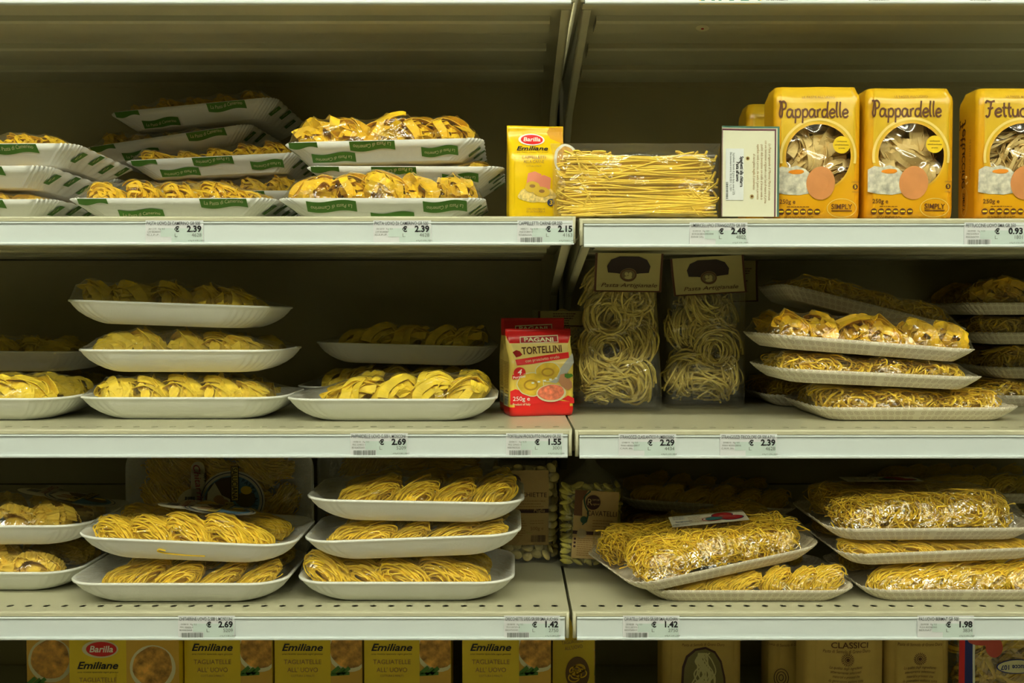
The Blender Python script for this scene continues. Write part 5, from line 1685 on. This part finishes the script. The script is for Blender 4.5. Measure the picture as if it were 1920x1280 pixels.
def filled_bag(name, label, px, py, W, H, Dp, top, piece, pname, step, seed, yaw=0.0, ry=0.0, fillto=0.9, cr=(0.8, 1.0), core_mat=None, flat=True):
    t = depth_on(Z3, py)
    o = stand(name, label, 'pasta bag', px, t + Dp / 2, Z3, yaw, None, 0, ry)
    B = Bag(W, H, Dp, top, 0.018, 0.003, cr[0], cr[1], wob=0.0015, seed=seed)
    link('cellophane', B.mesh('cellophane', [M_BAGF]), o)
    rs = np.random.RandomState(seed)
    zt = H * fillto
    # inner mass of the same pasta keeps the bag from being see-through
    c = MB(); cb = Bag(W - 0.026, zt - 0.012, Dp - 0.026, 'fold', 0.012, 0.002)
    me = cb.mesh('pasta_heap', [core_mat], 10)
    link('pasta_heap', me, o, (0, 0, 0.006))
    z = 0.0125 if flat else 0.0100
    while z < zt:
        w, d = B.wd(z / H)
        per = []
        x = -w / 2 + 0.010
        while x < w / 2 - 0.008:
            per.append((x, -B.yf(x, z / H) + 0.0065, 0.0))
            x += step * rs.uniform(0.8, 1.1)
        for sg in (-1, 1):
            y = -d / 2 + 0.014
            while y < d / 2 - 0.01:
                per.append((sg * (w / 2 - 0.0075), y, sg * PI / 2))
                y += step * rs.uniform(0.9, 1.2)
        for (x, y, fa) in per:
            if flat:
                rot = Euler((PI / 2 + rs.normal(0, 0.7), rs.normal(0, 0.5), fa + rs.normal(0, 0.3)))
            else:
                rot = Euler((rs.uniform(0, 6), rs.normal(0.2, 0.45), fa + rs.normal(0, 0.35)))
            link(pname, piece, o, (x, y, z + rs.normal(0, 0.0015)), rot, [rs.uniform(0.85, 1.05)] * 3)
        z += step * (0.72 if flat else 0.46)
    return o, B


M_KRAFT = mat('kraft_label', (0.58, 0.41, 0.17), 0.65, 0.25, noise=0.06, nscale=20)
I_KBROWN = ink('kraft_brown', (0.055, 0.02, 0.018))
o, B = filled_bag('orecchiette_bag', 'clear bag of orecchiette with a kraft label, half hidden by the foam trays', 985, 1056, 0.108, 0.162, 0.064, 'fold', shell_mesh(), 'orecchietta', 0.0175, 21, fillto=0.97, core_mat=M_SHELL)
f = lambda u, v, off: B.front(u, v, off + 0.001)
kl = put(s_rect(-0.042, 0.030, 0.037, 0.150, 6, 8), f, M_KRAFT, o, 'kraft_label', 1)
put(s_rect(-0.042, 0.082, 0.037, 0.0885, 6, 1), f, I_KBROWN, kl, 'label_band', 2)
put(s_poly([(-0.042, 0.150), (-0.042, 0.1385), (-0.028, 0.1395), (-0.022, 0.150)]), f, I_KBROWN, kl, 'label_corner', 2)
put(s_disc(-0.020, 0.1335, 0.0125, 0.0105), f, I_KBROWN, kl, 'label_seal', 2)
put(s_text('ORECCHIETTE', 0.0072, 0.034, 0.1075, 'R', width=0.068), f, I_KBROWN, kl, 'title_lettering', 2)
put(s_text('Puglia', 0.0055, 0.031, 0.0832, 'R', shear=.1), f, M_KRAFT, kl, 'region_lettering', 3)
put(lines(-0.012, 0.033, 0.1005, 0.0045, 4, 0.0011, 1), f, I_LBROWN, kl, 'label_print', 2)
put(lines(-0.036, 0.005, 0.073, 0.004, 8, 0.0009, 2), f, I_LBROWN, kl, 'label_print', 2)
put(lines(0.007, 0.031, 0.069, 0.004, 2, 0.0008, 3), f, I_LBROWN, kl, 'label_print', 2)
put(s_text('500g e', 0.0055, 0.008, 0.0545, 'L'), f, I_LBROWN, kl, 'weight_lettering', 2)
put(barcode(0.009, 0.032, 0.035, 0.046, 31), f, I_KBROWN, kl, 'barcode', 2)

o, B = filled_bag('cavatelli_bag', 'clear knotted bag of cavatelli with a kraft label', 1108, 1067, 0.100, 0.190, 0.060, 'neck', cava_mesh(), 'cavatello', 0.0185, 22, fillto=0.70, cr=(0.66, 0.90), core_mat=M_CAVA, flat=False)
def f(u, v, off):
    a = -0.06
    u2, v2 = u * math.cos(a) - v * math.sin(a), u * math.sin(a) + v * math.cos(a)
    return B.front(u2, v2, off + 0.001)
kl = put(s_rect(-0.034, 0.016, 0.035, 0.124, 6, 8), f, M_KRAFT, o, 'kraft_label', 1)
put(s_poly([(-0.034, 0.124), (-0.034, 0.084), (-0.021, 0.084), (-0.022, 0.108), (-0.014, 0.124)]), f, ink('kraft_dark', (0.17, 0.075, 0.03)), kl, 'label_corner', 2)
put(s_stroke([(-0.010, 0.1235), (-0.019, 0.113), (-0.017, 0.100), (-0.012, 0.090), (-0.014, 0.078), (-0.020, 0.070)], 0.0022), f, ink('stem_green', (0.03, 0.09, 0.05)), kl, 'stem_drawing', 3)
put(s_disc(-0.005, 0.106, 0.0115, 0.0115), f, I_KBROWN, kl, 'label_seal', 3)
put(s_text('R', 0.010, -0.010, 0.1015, 'C', bold=0), f, M_KRAFT, kl, 'seal_initial', 4)
put(s_join(s_text('SAPORI', 0.0024, -0.001, 0.109, 'C'), s_text('egioni', 0.0036, -0.0004, 0.1020, 'C', width=0.0105)), f, M_KRAFT, kl, 'seal_lettering', 4)
put(s_disc(-0.018, 0.078, 0.0055, 0.0055), f, ink('stem_green', (0, 0, 0)), kl, 'green_seal', 3)
put(s_text('CAVATELLI', 0.0080, 0.033, 0.085, 'R', width=0.047), f, I_KBROWN, kl, 'title_lettering', 3)
put(lines(-0.004, 0.034, 0.077, 0.0045, 4, 0.0011, 5), f, I_LBROWN, kl, 'label_print', 3)
put(s_rect(-0.034, 0.0545, 0.035, 0.060, 6, 1), f, I_KBROWN, kl, 'label_band', 2)
put(s_disc(-0.020, 0.056, 0.0075, 0.0075), f, ink('seal_pale', (0.45, 0.36, 0.2)), kl, 'pale_seal', 3)
put(lines(-0.026, 0.012, 0.048, 0.0034, 9, 0.0010, 6), f, I_LBROWN, kl, 'label_print', 3)
for k in range(3):
    put(s_disc(-0.030, 0.047 - k * 0.006, 0.0019, 0.0019, 10), f, I_KBROWN, kl, 'bullet', 3)
put(s_text('500g e', 0.0050, 0.016, 0.034, 'L'), f, I_LBROWN, kl, 'weight_lettering', 3)
put(barcode(0.014, 0.033, 0.0185, 0.0275, 33), f, I_KBROWN, kl, 'barcode', 3)

# ------------------------------------------------------------------ labels on wrapped trays
def on_tray(key, du, dv, rot, rad):
    o, top, K = TRAYS[key]
    pts = [(du + rad * math.cos(a) * k, dv + rad * math.sin(a) * k) for a in np.linspace(0, 6.28, 16) for k in (0, .4, .7, 1)]
    zs_ = np.array([top(*q) for q in pts])
    A = np.array([[q[0], q[1], 1.0] for q in pts])
    pl = np.linalg.lstsq(A, zs_, rcond=None)[0]      # the label lies flat on the film: best plane through it, lifted clear
    lift = float(np.percentile(zs_ - A @ pl, 85)) + 0.0008
    c, s = math.cos(rot), math.sin(rot)
    return o, (lambda u, v, off: (du + c * u - s * v, dv + s * u + c * v, float(pl[0] * (du + c * u - s * v) + pl[1] * (dv + s * u + c * v) + pl[2]) + lift + off))


def oval_label(key, du, dv, rot):
    o, f0 = on_tray(key, du, dv, rot, 0.04)
    f = lambda u, v, off: f0(u * 1.12, v * 1.12, off)
    cream = ink('label_cream', (0.62, 0.58, 0.42))
    lb = put(s_join(s_disc(0, 0, 0.047, 0.043, 40), s_disc(-0.052, -0.006, 0.026, 0.024, 30), s_rect(-0.058, 0.0, -0.038, 0.046)), f, cream, o, 'label', 1)
    put(s_disc(-0.048, 0.046, 0.010, 0.010), f, cream, lb, 'label_tab', 1)
    put(s_ring(0, 0, 0.0445, 0.0405, 0.0012, 44), f, I_BLUE, lb, 'label_ring', 2)
    put(s_disc(0, 0, 0.0395, 0.0355, 40), f, I_SKY, lb, 'label_field', 2)
    put(s_poly([(0.0, -0.035), (0.002, 0.0345), (-0.015, 0.032), (-0.030, 0.022), (-0.038, 0.005), (-0.036, -0.014), (-0.026, -0.027), (-0.012, -0.034)]), f, ink('label_brown', (0.10, 0.06, 0.03)), lb, 'label_picture', 3)
    put(s_poly([(-0.036, -0.012), (-0.034, 0.012), (-0.024, 0.026), (-0.014, 0.008), (-0.002, 0.002), (-0.002, -0.032), (-0.020, -0.030)]), f, cream, lb, 'cloth_picture', 4)
    for (x, y, r) in ((-0.018, 0.002, 0.0075), (-0.010, -0.003, 0.0065), (-0.020, -0.012, 0.007), (-0.011, -0.012, 0.007)):
        put(s_disc(x, y, r, r * .8), f, ink('label_egg', (0.42, 0.26, 0.12)), lb, 'egg_picture', 5)
    put(s_disc(0.020, 0.002, 0.015, 0.011, wob=.05), f, ink('wheat', (0.13, 0.10, 0.02)), lb, 'wheat_picture', 4)
    put(s_disc(0.021, 0.015, 0.008, 0.006), f, I_YELLOW, lb, 'wheat_ear_picture', 5)
    put(s_rect(-0.001, -0.0005, 0.0105, 0.049), f, I_BLACK, lb, 'banner_edge', 5)
    put(s_rect(0.0002, 0.0006, 0.0093, 0.048), f, ink('banner_yellow', (0.62, 0.50, 0.12)), lb, 'banner', 6)
    put(s_text('SALUCIANA', 0.0075, 0.0010, 0.0245, 'C', rot=-PI / 2, bold=.01, width=0.045), f, I_BLACK, lb, 'banner_lettering', 7)
    put(s_rect(-0.009, -0.034, 0.003, -0.002), f, ink('banner_yellow', (0, 0, 0)), lb, 'banner', 6)
    put(s_text('MU', 0.009, -0.0075, -0.013, 'C', rot=-PI / 2, bold=.01, width=0.018), f, I_BLACK, lb, 'banner_lettering', 7)
    for i, ch in enumerate("PASTA ALL'UOVO"):
        a = CR(62 - i * 9.5)
        if ch != ' ':
            put(s_text(ch, 0.0052, 0.0325 * math.cos(a), 0.0295 * math.sin(a), 'C', rot=a - PI / 2), f, I_BLACK, lb, 'arc_lettering', 5)
    put(s_text('Chitarrine', 0.0095, -0.051, 0.020, 'C', rot=-PI / 2 + .12, shear=.2, width=0.062), f, ink('script_red', (0.34, 0.03, 0.06)), lb, 'variety_lettering', 4)
    put(s_xf(barcode(0, 0.014, 0, 0.018, 17), -0.066, -0.012), f, I_BLUE, lb, 'label_barcode', 4)
    put(s_text('500 g', 0.004, -0.0395, 0.034, 'C', rot=-PI / 2, bold=.02), f, I_BLACK, lb, 'weight_lettering', 4)


oval_label('s1', 0.024, 0.004, 0)
oval_label('e2', 0.018, 0.020, 0.05)
oval_label('d2', 0.095, 0.015, 0.1)


def square_label(key, du, dv, rot):
    o, f = on_tray(key, du, dv, rot, 0.045)
    lb = put(s_rect(-0.055, -0.030, 0.055, 0.030, 2, 2), f, ink('label_white', (0.66, 0.62, 0.46)), o, 'label', 1)
    put(s_join(s_disc(0.022, 0.010, 0.016, 0.014), s_disc(0.034, -0.008, 0.017, 0.013)), f, I_BLUE, lb, 'emblem_edge', 2)
    put(s_join(s_disc(0.022, 0.010, 0.0145, 0.0125), s_disc(0.034, -0.008, 0.0155, 0.0115)), f, I_DRED, lb, 'emblem', 3)
    put(s_text('Bermat', 0.008, 0.027, -0.004, 'C', shear=.3, rot=-.4, width=0.026), f, ink('label_pink', (0.5, 0.2, 0.16)), lb, 'emblem_lettering', 4)
    put(s_disc(0.008, -0.006, 0.013, 0.009), f, I_TEAL, lb, 'leaf_emblem', 3)
    put(s_ring(0.006, -0.006, 0.016, 0.012, 0.0018, 30), f, I_DRED, lb, 'leaf_ring', 3)
    put(lines(-0.028, -0.006, 0.014, 0.006, 6, 0.0018, 5), f, I_LBROWN, lb, 'label_print', 2)
    put(s_text('Spaghettini', 0.0065, -0.048, -0.008, 'L', bold=.01, width=0.024), f, I_BLUE, lb, 'variety_lettering', 2)
    put(lines(-0.050, -0.030, 0.022, 0.007, 3, 0.002, 6), f, I_BLUE, lb, 'label_print', 2)
    put(lines(-0.050, -0.026, -0.016, 0.004, 3, 0.0012, 7), f, I_GREY, lb, 'label_print', 2)


square_label('m1', 0.010, -0.018, -0.32)
square_label('n3', -0.030, 0.030, -0.1)

# ------------------------------------------------------------------ bottom shelf: boxes and bags seen under the lowest rail
def tag_box(px0, px1, dy, t, label, photo=0.38, H=0.185, yaw=0.0, name='tagliatelle_box', logo=True, win=False):
    """yellow carton; px0-px1 its front in the photo, dy moves the print down from the usual row (photo pixels)"""
    W = (px1 - px0) / PXM(t)
    Dp = 0.070
    p = P((px0 + px1) / 2, 1240, t)
    o = thing(name, label, 'pasta box', (p.x, t + Dp / 2, Z4 + 0.0006), (0, 0, yaw), 'yellow tagliatelle boxes')
    b = MB(); b.box(-W / 2, -Dp / 2, 0, W / 2, Dp / 2, H)
    ct = b.build('carton', mat('carton_yellow', (0.74, 0.54, 0.003), 0.4, 0.4), o)
    f = lambda u, v, off: (u, -Dp / 2 - off, v)
    S = PXM(t)
    def V(py):
        return P(960, py + dy, t).z - Z4
    yw = W * (1 - photo)
    uc = -W / 2 + yw / 2
    put(s_rect(-W / 2 + yw, 0, W / 2, H - 0.001), f, mat('carton_orange', (0.62, 0.36, 0.03), 0.4, 0.4), ct, 'picture_panel', 1)
    vp = V(1218)
    rp = min(0.036, (W - yw) * 0.9)
    pc = W / 2 - rp * 0.55 if photo < 0.45 else W / 2 - (W - yw) / 2
    def clipx(sh):
        return ([(min(max(a, -W / 2 + yw), W / 2 - 0.0003), min(b_, H - 0.001)) for a, b_ in sh[0]], sh[1])
    put(clipx(s_disc(pc, vp, rp, rp, rings=4)), f, I_CREAM, ct, 'plate_picture', 2)
    put(clipx(s_disc(pc, vp + 0.002, rp * 0.88, rp * 0.86, wob=.03, rings=4)), f, I_DISH, ct, 'dish_picture', 3)
    lf = [s_stroke([(a, V(1262) + b_), (a + 0.012, V(1262) + b_ + 0.010)], 0.006) for a, b_ in ((-W / 2 + yw + 0.002, 0), (-W / 2 + yw + 0.010, -0.002), (-W / 2 + yw + 0.018, -0.001))]
    put(clipx(s_join(*lf, s_stroke([(-W / 2 + yw, V(1262) - 0.002), (-W / 2 + yw + 0.03, V(1262))], 0.005, False))), f, I_GREEN, ct, 'rocket_leaf_picture', 4)
    if logo:
        vl = V(1183)
        if vl < H - 0.010:
            put(s_disc(uc + 0.004, vl, 0.0285, 0.0140), f, I_CREAM, ct, 'logo_rim', 2)
            put(s_disc(uc + 0.006, vl, 0.0240, 0.0115), f, I_RED, ct, 'logo_oval', 3)
            put(s_text('Barilla', 0.0098, uc + 0.006, vl - 0.0045, 'C', bold=.02, shear=.2, width=0.037), f, I_WHITE, ct, 'logo_lettering', 4)
        put(s_text('Emiliane', 0.0110, uc, V(1220), 'C', bold=.02, shear=.3, width=78 / S), f, I_BLACK, ct, 'title_lettering', 2)
        put(s_text('una ricetta speciale ogni giorno', 0.0026, uc, V(1227.5), 'C', shear=.2, width=77 / S), f, I_BROWN, ct, 'subtitle_lettering', 2)
    if not win:
        put(s_join(s_text('TAGLIATELLE', 0.0072, uc, V(1245), 'C', width=71 / S), s_text("ALL' UOVO", 0.0072, uc, V(1260), 'C', width=58 / S)), f, I_LBROWN, ct, 'variety_lettering', 2)
        put(s_text('COTTURA 5 MINUTI', 0.0034, uc, V(1269), 'C', width=44 / S), f, I_LBROWN, ct, 'cooking_lettering', 2)
    return ct, f, V


tag_box(50, 140, 20, 0.245, 'yellow pasta box showing a dish picture, beside the box with the red logo', photo=1.0, logo=False, win=True, H=0.185)
tag_box(129, 337, 34, 0.205, 'wide yellow tagliatelle box with the red oval logo in view', photo=0.48, H=0.180)
for i, (a, b_, lab) in enumerate(((345, 511, 'yellow tagliatelle box next to the one with the red logo'), (514, 680, 'yellow tagliatelle box, second from the one with the red logo'),
                                  (682, 846, 'yellow tagliatelle box, third from the one with the red logo'), (866, 1034, 'yellow tagliatelle box across a dark gap from the others'))):
    tag_box(a, b_, 0, 0.222 + 0.004 * (i % 2), lab, photo=0.36)
ob, f, V = tag_box(1036, 1116, 0, 0.30, 'shaded yellow tagliatelle box with an oval window, set back', photo=0.02, logo=False, win=True, H=0.170)
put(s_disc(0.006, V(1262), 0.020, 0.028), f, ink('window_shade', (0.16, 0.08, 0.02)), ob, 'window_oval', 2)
put(s_join(*[s_ring(0.006 + 0.006 * math.cos(k), V(1262) + 0.008 * math.sin(k * 1.7), 0.010, 0.008, 0.002, 20) for k in range(6)]), f, M_EGG, ob, 'pasta_picture', 3)
put(s_join(s_text('TAGLIATELLE', 0.0060, -0.002, V(1206), 'C', rot=.15, width=0.036), s_text("ALL'UOVO", 0.0060, 0.0, V(1217), 'C', rot=.15, width=0.030)), f, I_LBROWN, ob, 'variety_lettering', 2)

M_PAPER = mat('brown_paper_bag', (0.54, 0.38, 0.11), 0.75, 0.15, noise=0.08, nscale=25, bump=0.2, bscale=35)


def paper_bag(px0, px1, t, label, H, kind, yaw=0.0, seed=0):
    W = (px1 - px0) / PXM(t)
    Dp = 0.07
    p = P((px0 + px1) / 2, 1240, t)
    o = thing('paper_pasta_bag', label, 'pasta bag', (p.x, t + Dp / 2, Z4 + 0.0006), (0, 0, yaw), 'brown paper pasta bags')
    B = Bag(W, H, Dp, 'fold', 0.014, 0.006, wob=0.0035, seed=seed)
    o = link('paper_skin', B.mesh('paper_skin', [M_PAPER]), o)
    f = B.front
    V = lambda py: P(960, py, t).z - Z4
    if kind == 'classici':
        put(s_text('CLASSICI', 0.0088, 0.004, V(1213), 'C', bold=.01, width=0.058), f, I_BROWN, o, 'title_lettering', 2)
        put(s_text('Pasta di Semola di Grano Duro', 0.0050, 0, V(1222), 'C', shear=.2, width=0.074), f, I_BROWN, o, 'subtitle_lettering', 2)
    else:
        put(s_text('Pasta di Semola di Grano Duro', 0.0045, 0, V(1209), 'C', shear=.2, width=0.070), f, I_BROWN, o, 'subtitle_lettering', 2)
    if kind in ('classici', 'sun'):
        cy = V(1234)
        put(s_disc(0, cy, 0.0052, 0.0052, 18), f, I_BROWN, o, 'sun_face', 2)
        put(s_ring(0, cy, 0.0040, 0.0040, 0.001, 18), f, M_PAPER, o, 'sun_face_ring', 3)
        put(s_join(*[s_stroke([(0.0062 * math.cos(a), cy + 0.0062 * math.sin(a)), (0.0102 * math.cos(a), cy + 0.0102 * math.sin(a))], 0.0011, False) for a in np.linspace(0, 2 * PI, 21)[:-1]]), f, I_BROWN, o, 'sun_rays', 2)
        for i, tx in enumerate(('La qualità degli ingredienti', 'attentamente selezionati', 'materiali e processi che', 'da generazioni esaltano tutta', 'la genuinità, con bontà di', 'Pasta Italia.')):
            put(s_text(tx, 0.0042, -0.001, V(1252 + i * 8.2), 'C', shear=.3, width=(0.051, 0.048, 0.042, 0.054, 0.048, 0.026)[i]), f, I_BROWN, o, 'script_lettering', 2)
    return o, f, V


o, f, V = paper_bag(1242, 1392, 0.29, 'shaded brown paper bag with an arched window of pale pasta', 0.222, 'window', seed=1)
ar = [(-0.036, V(1300)), (-0.034, V(1250)), (-0.028, V(1228)), (-0.014, V(1214)), (0.004, V(1211)), (0.020, V(1219)), (0.031, V(1238)), (0.038, V(1270)), (0.040, V(1300))]
put(s_poly(ar), f, I_KBROWN, o, 'window_edge', 1)
put(s_poly([(a * 0.90 + 0.0005, V(1300) + (b_ - V(1300)) * 0.955) for a, b_ in ar]), f, ink('window_pasta_shade', (0.20, 0.17, 0.06)), o, 'window', 2)
rs = np.random.RandomState(3)
put(s_join(*[s_stroke([(-0.026 + 0.05 * rs.rand(), V(1290)), (-0.018 + 0.04 * rs.rand(), V(1262)), (-0.014 + 0.03 * rs.rand(), V(1238)), (-0.010 + 0.022 * rs.rand(), V(1222))], 0.0020) for _ in range(22)]), f, ink('pale_pasta', (0.60, 0.54, 0.26)), o, 'pasta_strands', 3)
o, f, V = paper_bag(1444, 1512, 0.290, 'narrow brown paper bag side with a ring mark, next to the printed bags', 0.222, 'plain', seed=2)
put(s_join(s_ring(-0.012, V(1270), 0.012, 0.016, 0.0012), s_ring(-0.012, V(1270), 0.008, 0.011, 0.0012), s_ring(-0.012, V(1270), 0.004, 0.006, 0.0012)), f, I_KBROWN, o, 'ring_mark', 2)
paper_bag(1512, 1660, 0.205, 'brown paper pasta bag with a dark title over its sun mark', 0.222, 'classici', seed=3)
paper_bag(1662, 1784, 0.215, 'brown paper pasta bag with a sun mark, beside the red and blue bag', 0.222, 'sun', seed=4)

# clear bag of fettucce with red and blue print
t = 0.205
p = P(1885, 1240, t)
o = thing('fettucce_bag', 'clear bag of fettucce with red and blue printed edges', 'pasta bag', (p.x, t + 0.035, Z4 + 0.0006))
B = Bag(0.148, 0.222, 0.070, 'fold', 0.012, 0.004, seed=9)
link('cellophane', B.mesh('cellophane', [M_BAGF]), o)
f = B.front
V = lambda py: P(960, py, t).z - Z4
put(s_rect(-0.073, 0, -0.064, 0.205, 2, 14), f, I_RED, o, 'red_edge', 1)
put(s_rect(-0.064, 0, -0.052, 0.205, 2, 14), f, ink('deep_blue', (0.015, 0.03, 0.20)), o, 'blue_band', 1)
put(s_rect(-0.052, 0, -0.0485, 0.205, 2, 14), f, I_WHITE, o, 'white_line', 1)
put(s_join(s_disc(-0.020, V(1212), 0.013, 0.016), s_disc(-0.040, V(1200), 0.020, 0.008)), f, ink('pale_red', (0.50, 0.08, 0.05)), o, 'red_emblem', 2)
put(s_disc(0.016, V(1248), 0.033, 0.0115), f, ink('deep_blue', (0, 0, 0)), o, 'name_oval_edge', 3)
put(s_disc(0.016, V(1248), 0.031, 0.0100), f, I_CREAM, o, 'name_oval', 4)
put(s_text('Fettucce 107', 0.0072, 0.016, V(1245), 'C', bold=.02, rot=PI, width=0.052), f, ink('deep_blue', (0, 0, 0)), o, 'name_lettering', 5)
rs = np.random.RandomState(9)
for (x, z) in ((-0.030, 0.05), (0.03, 0.05), (-0.03, 0.10), (0.03, 0.10), (-0.03, 0.15), (0.03, 0.15), (0.0, 0.185), (0.0, 0.02)):
    me = nests('tagl')[rs.randint(5)][0]
    own_mat(in_bag(me, o, B, (x, 0, z), (PI / 2 + rs.normal(0, .3), rs.uniform(0, 6), rs.normal(0, .3)), 1.0), M_EGG2)

# a loose strand caught under the film on the side of the tilted chitarrine tray
o = TRAYS['e2'][0]
q = np.array(catmull([(-0.022, 0.020), (-0.030, 0.0225), (-0.033, 0.0185), (-0.024, 0.0155), (-0.008, 0.0135), (0.010, 0.0125), (0.030, 0.0125)], 6))
q[:, 1] *= 0.9
yy = -0.0975 + 0.033 * (1 - q[:, 1] / 0.034) ** 1.7 - 0.0012
v, fc = sweep(np.stack([q[:, 0], yy, q[:, 1]], 1), np.tile([[0, 0, 1.0]], (len(q), 1)), 0.0017, 0.0016)
link('loose_strand', mesh('loose_strand', v, fc, M_EGG2), o)
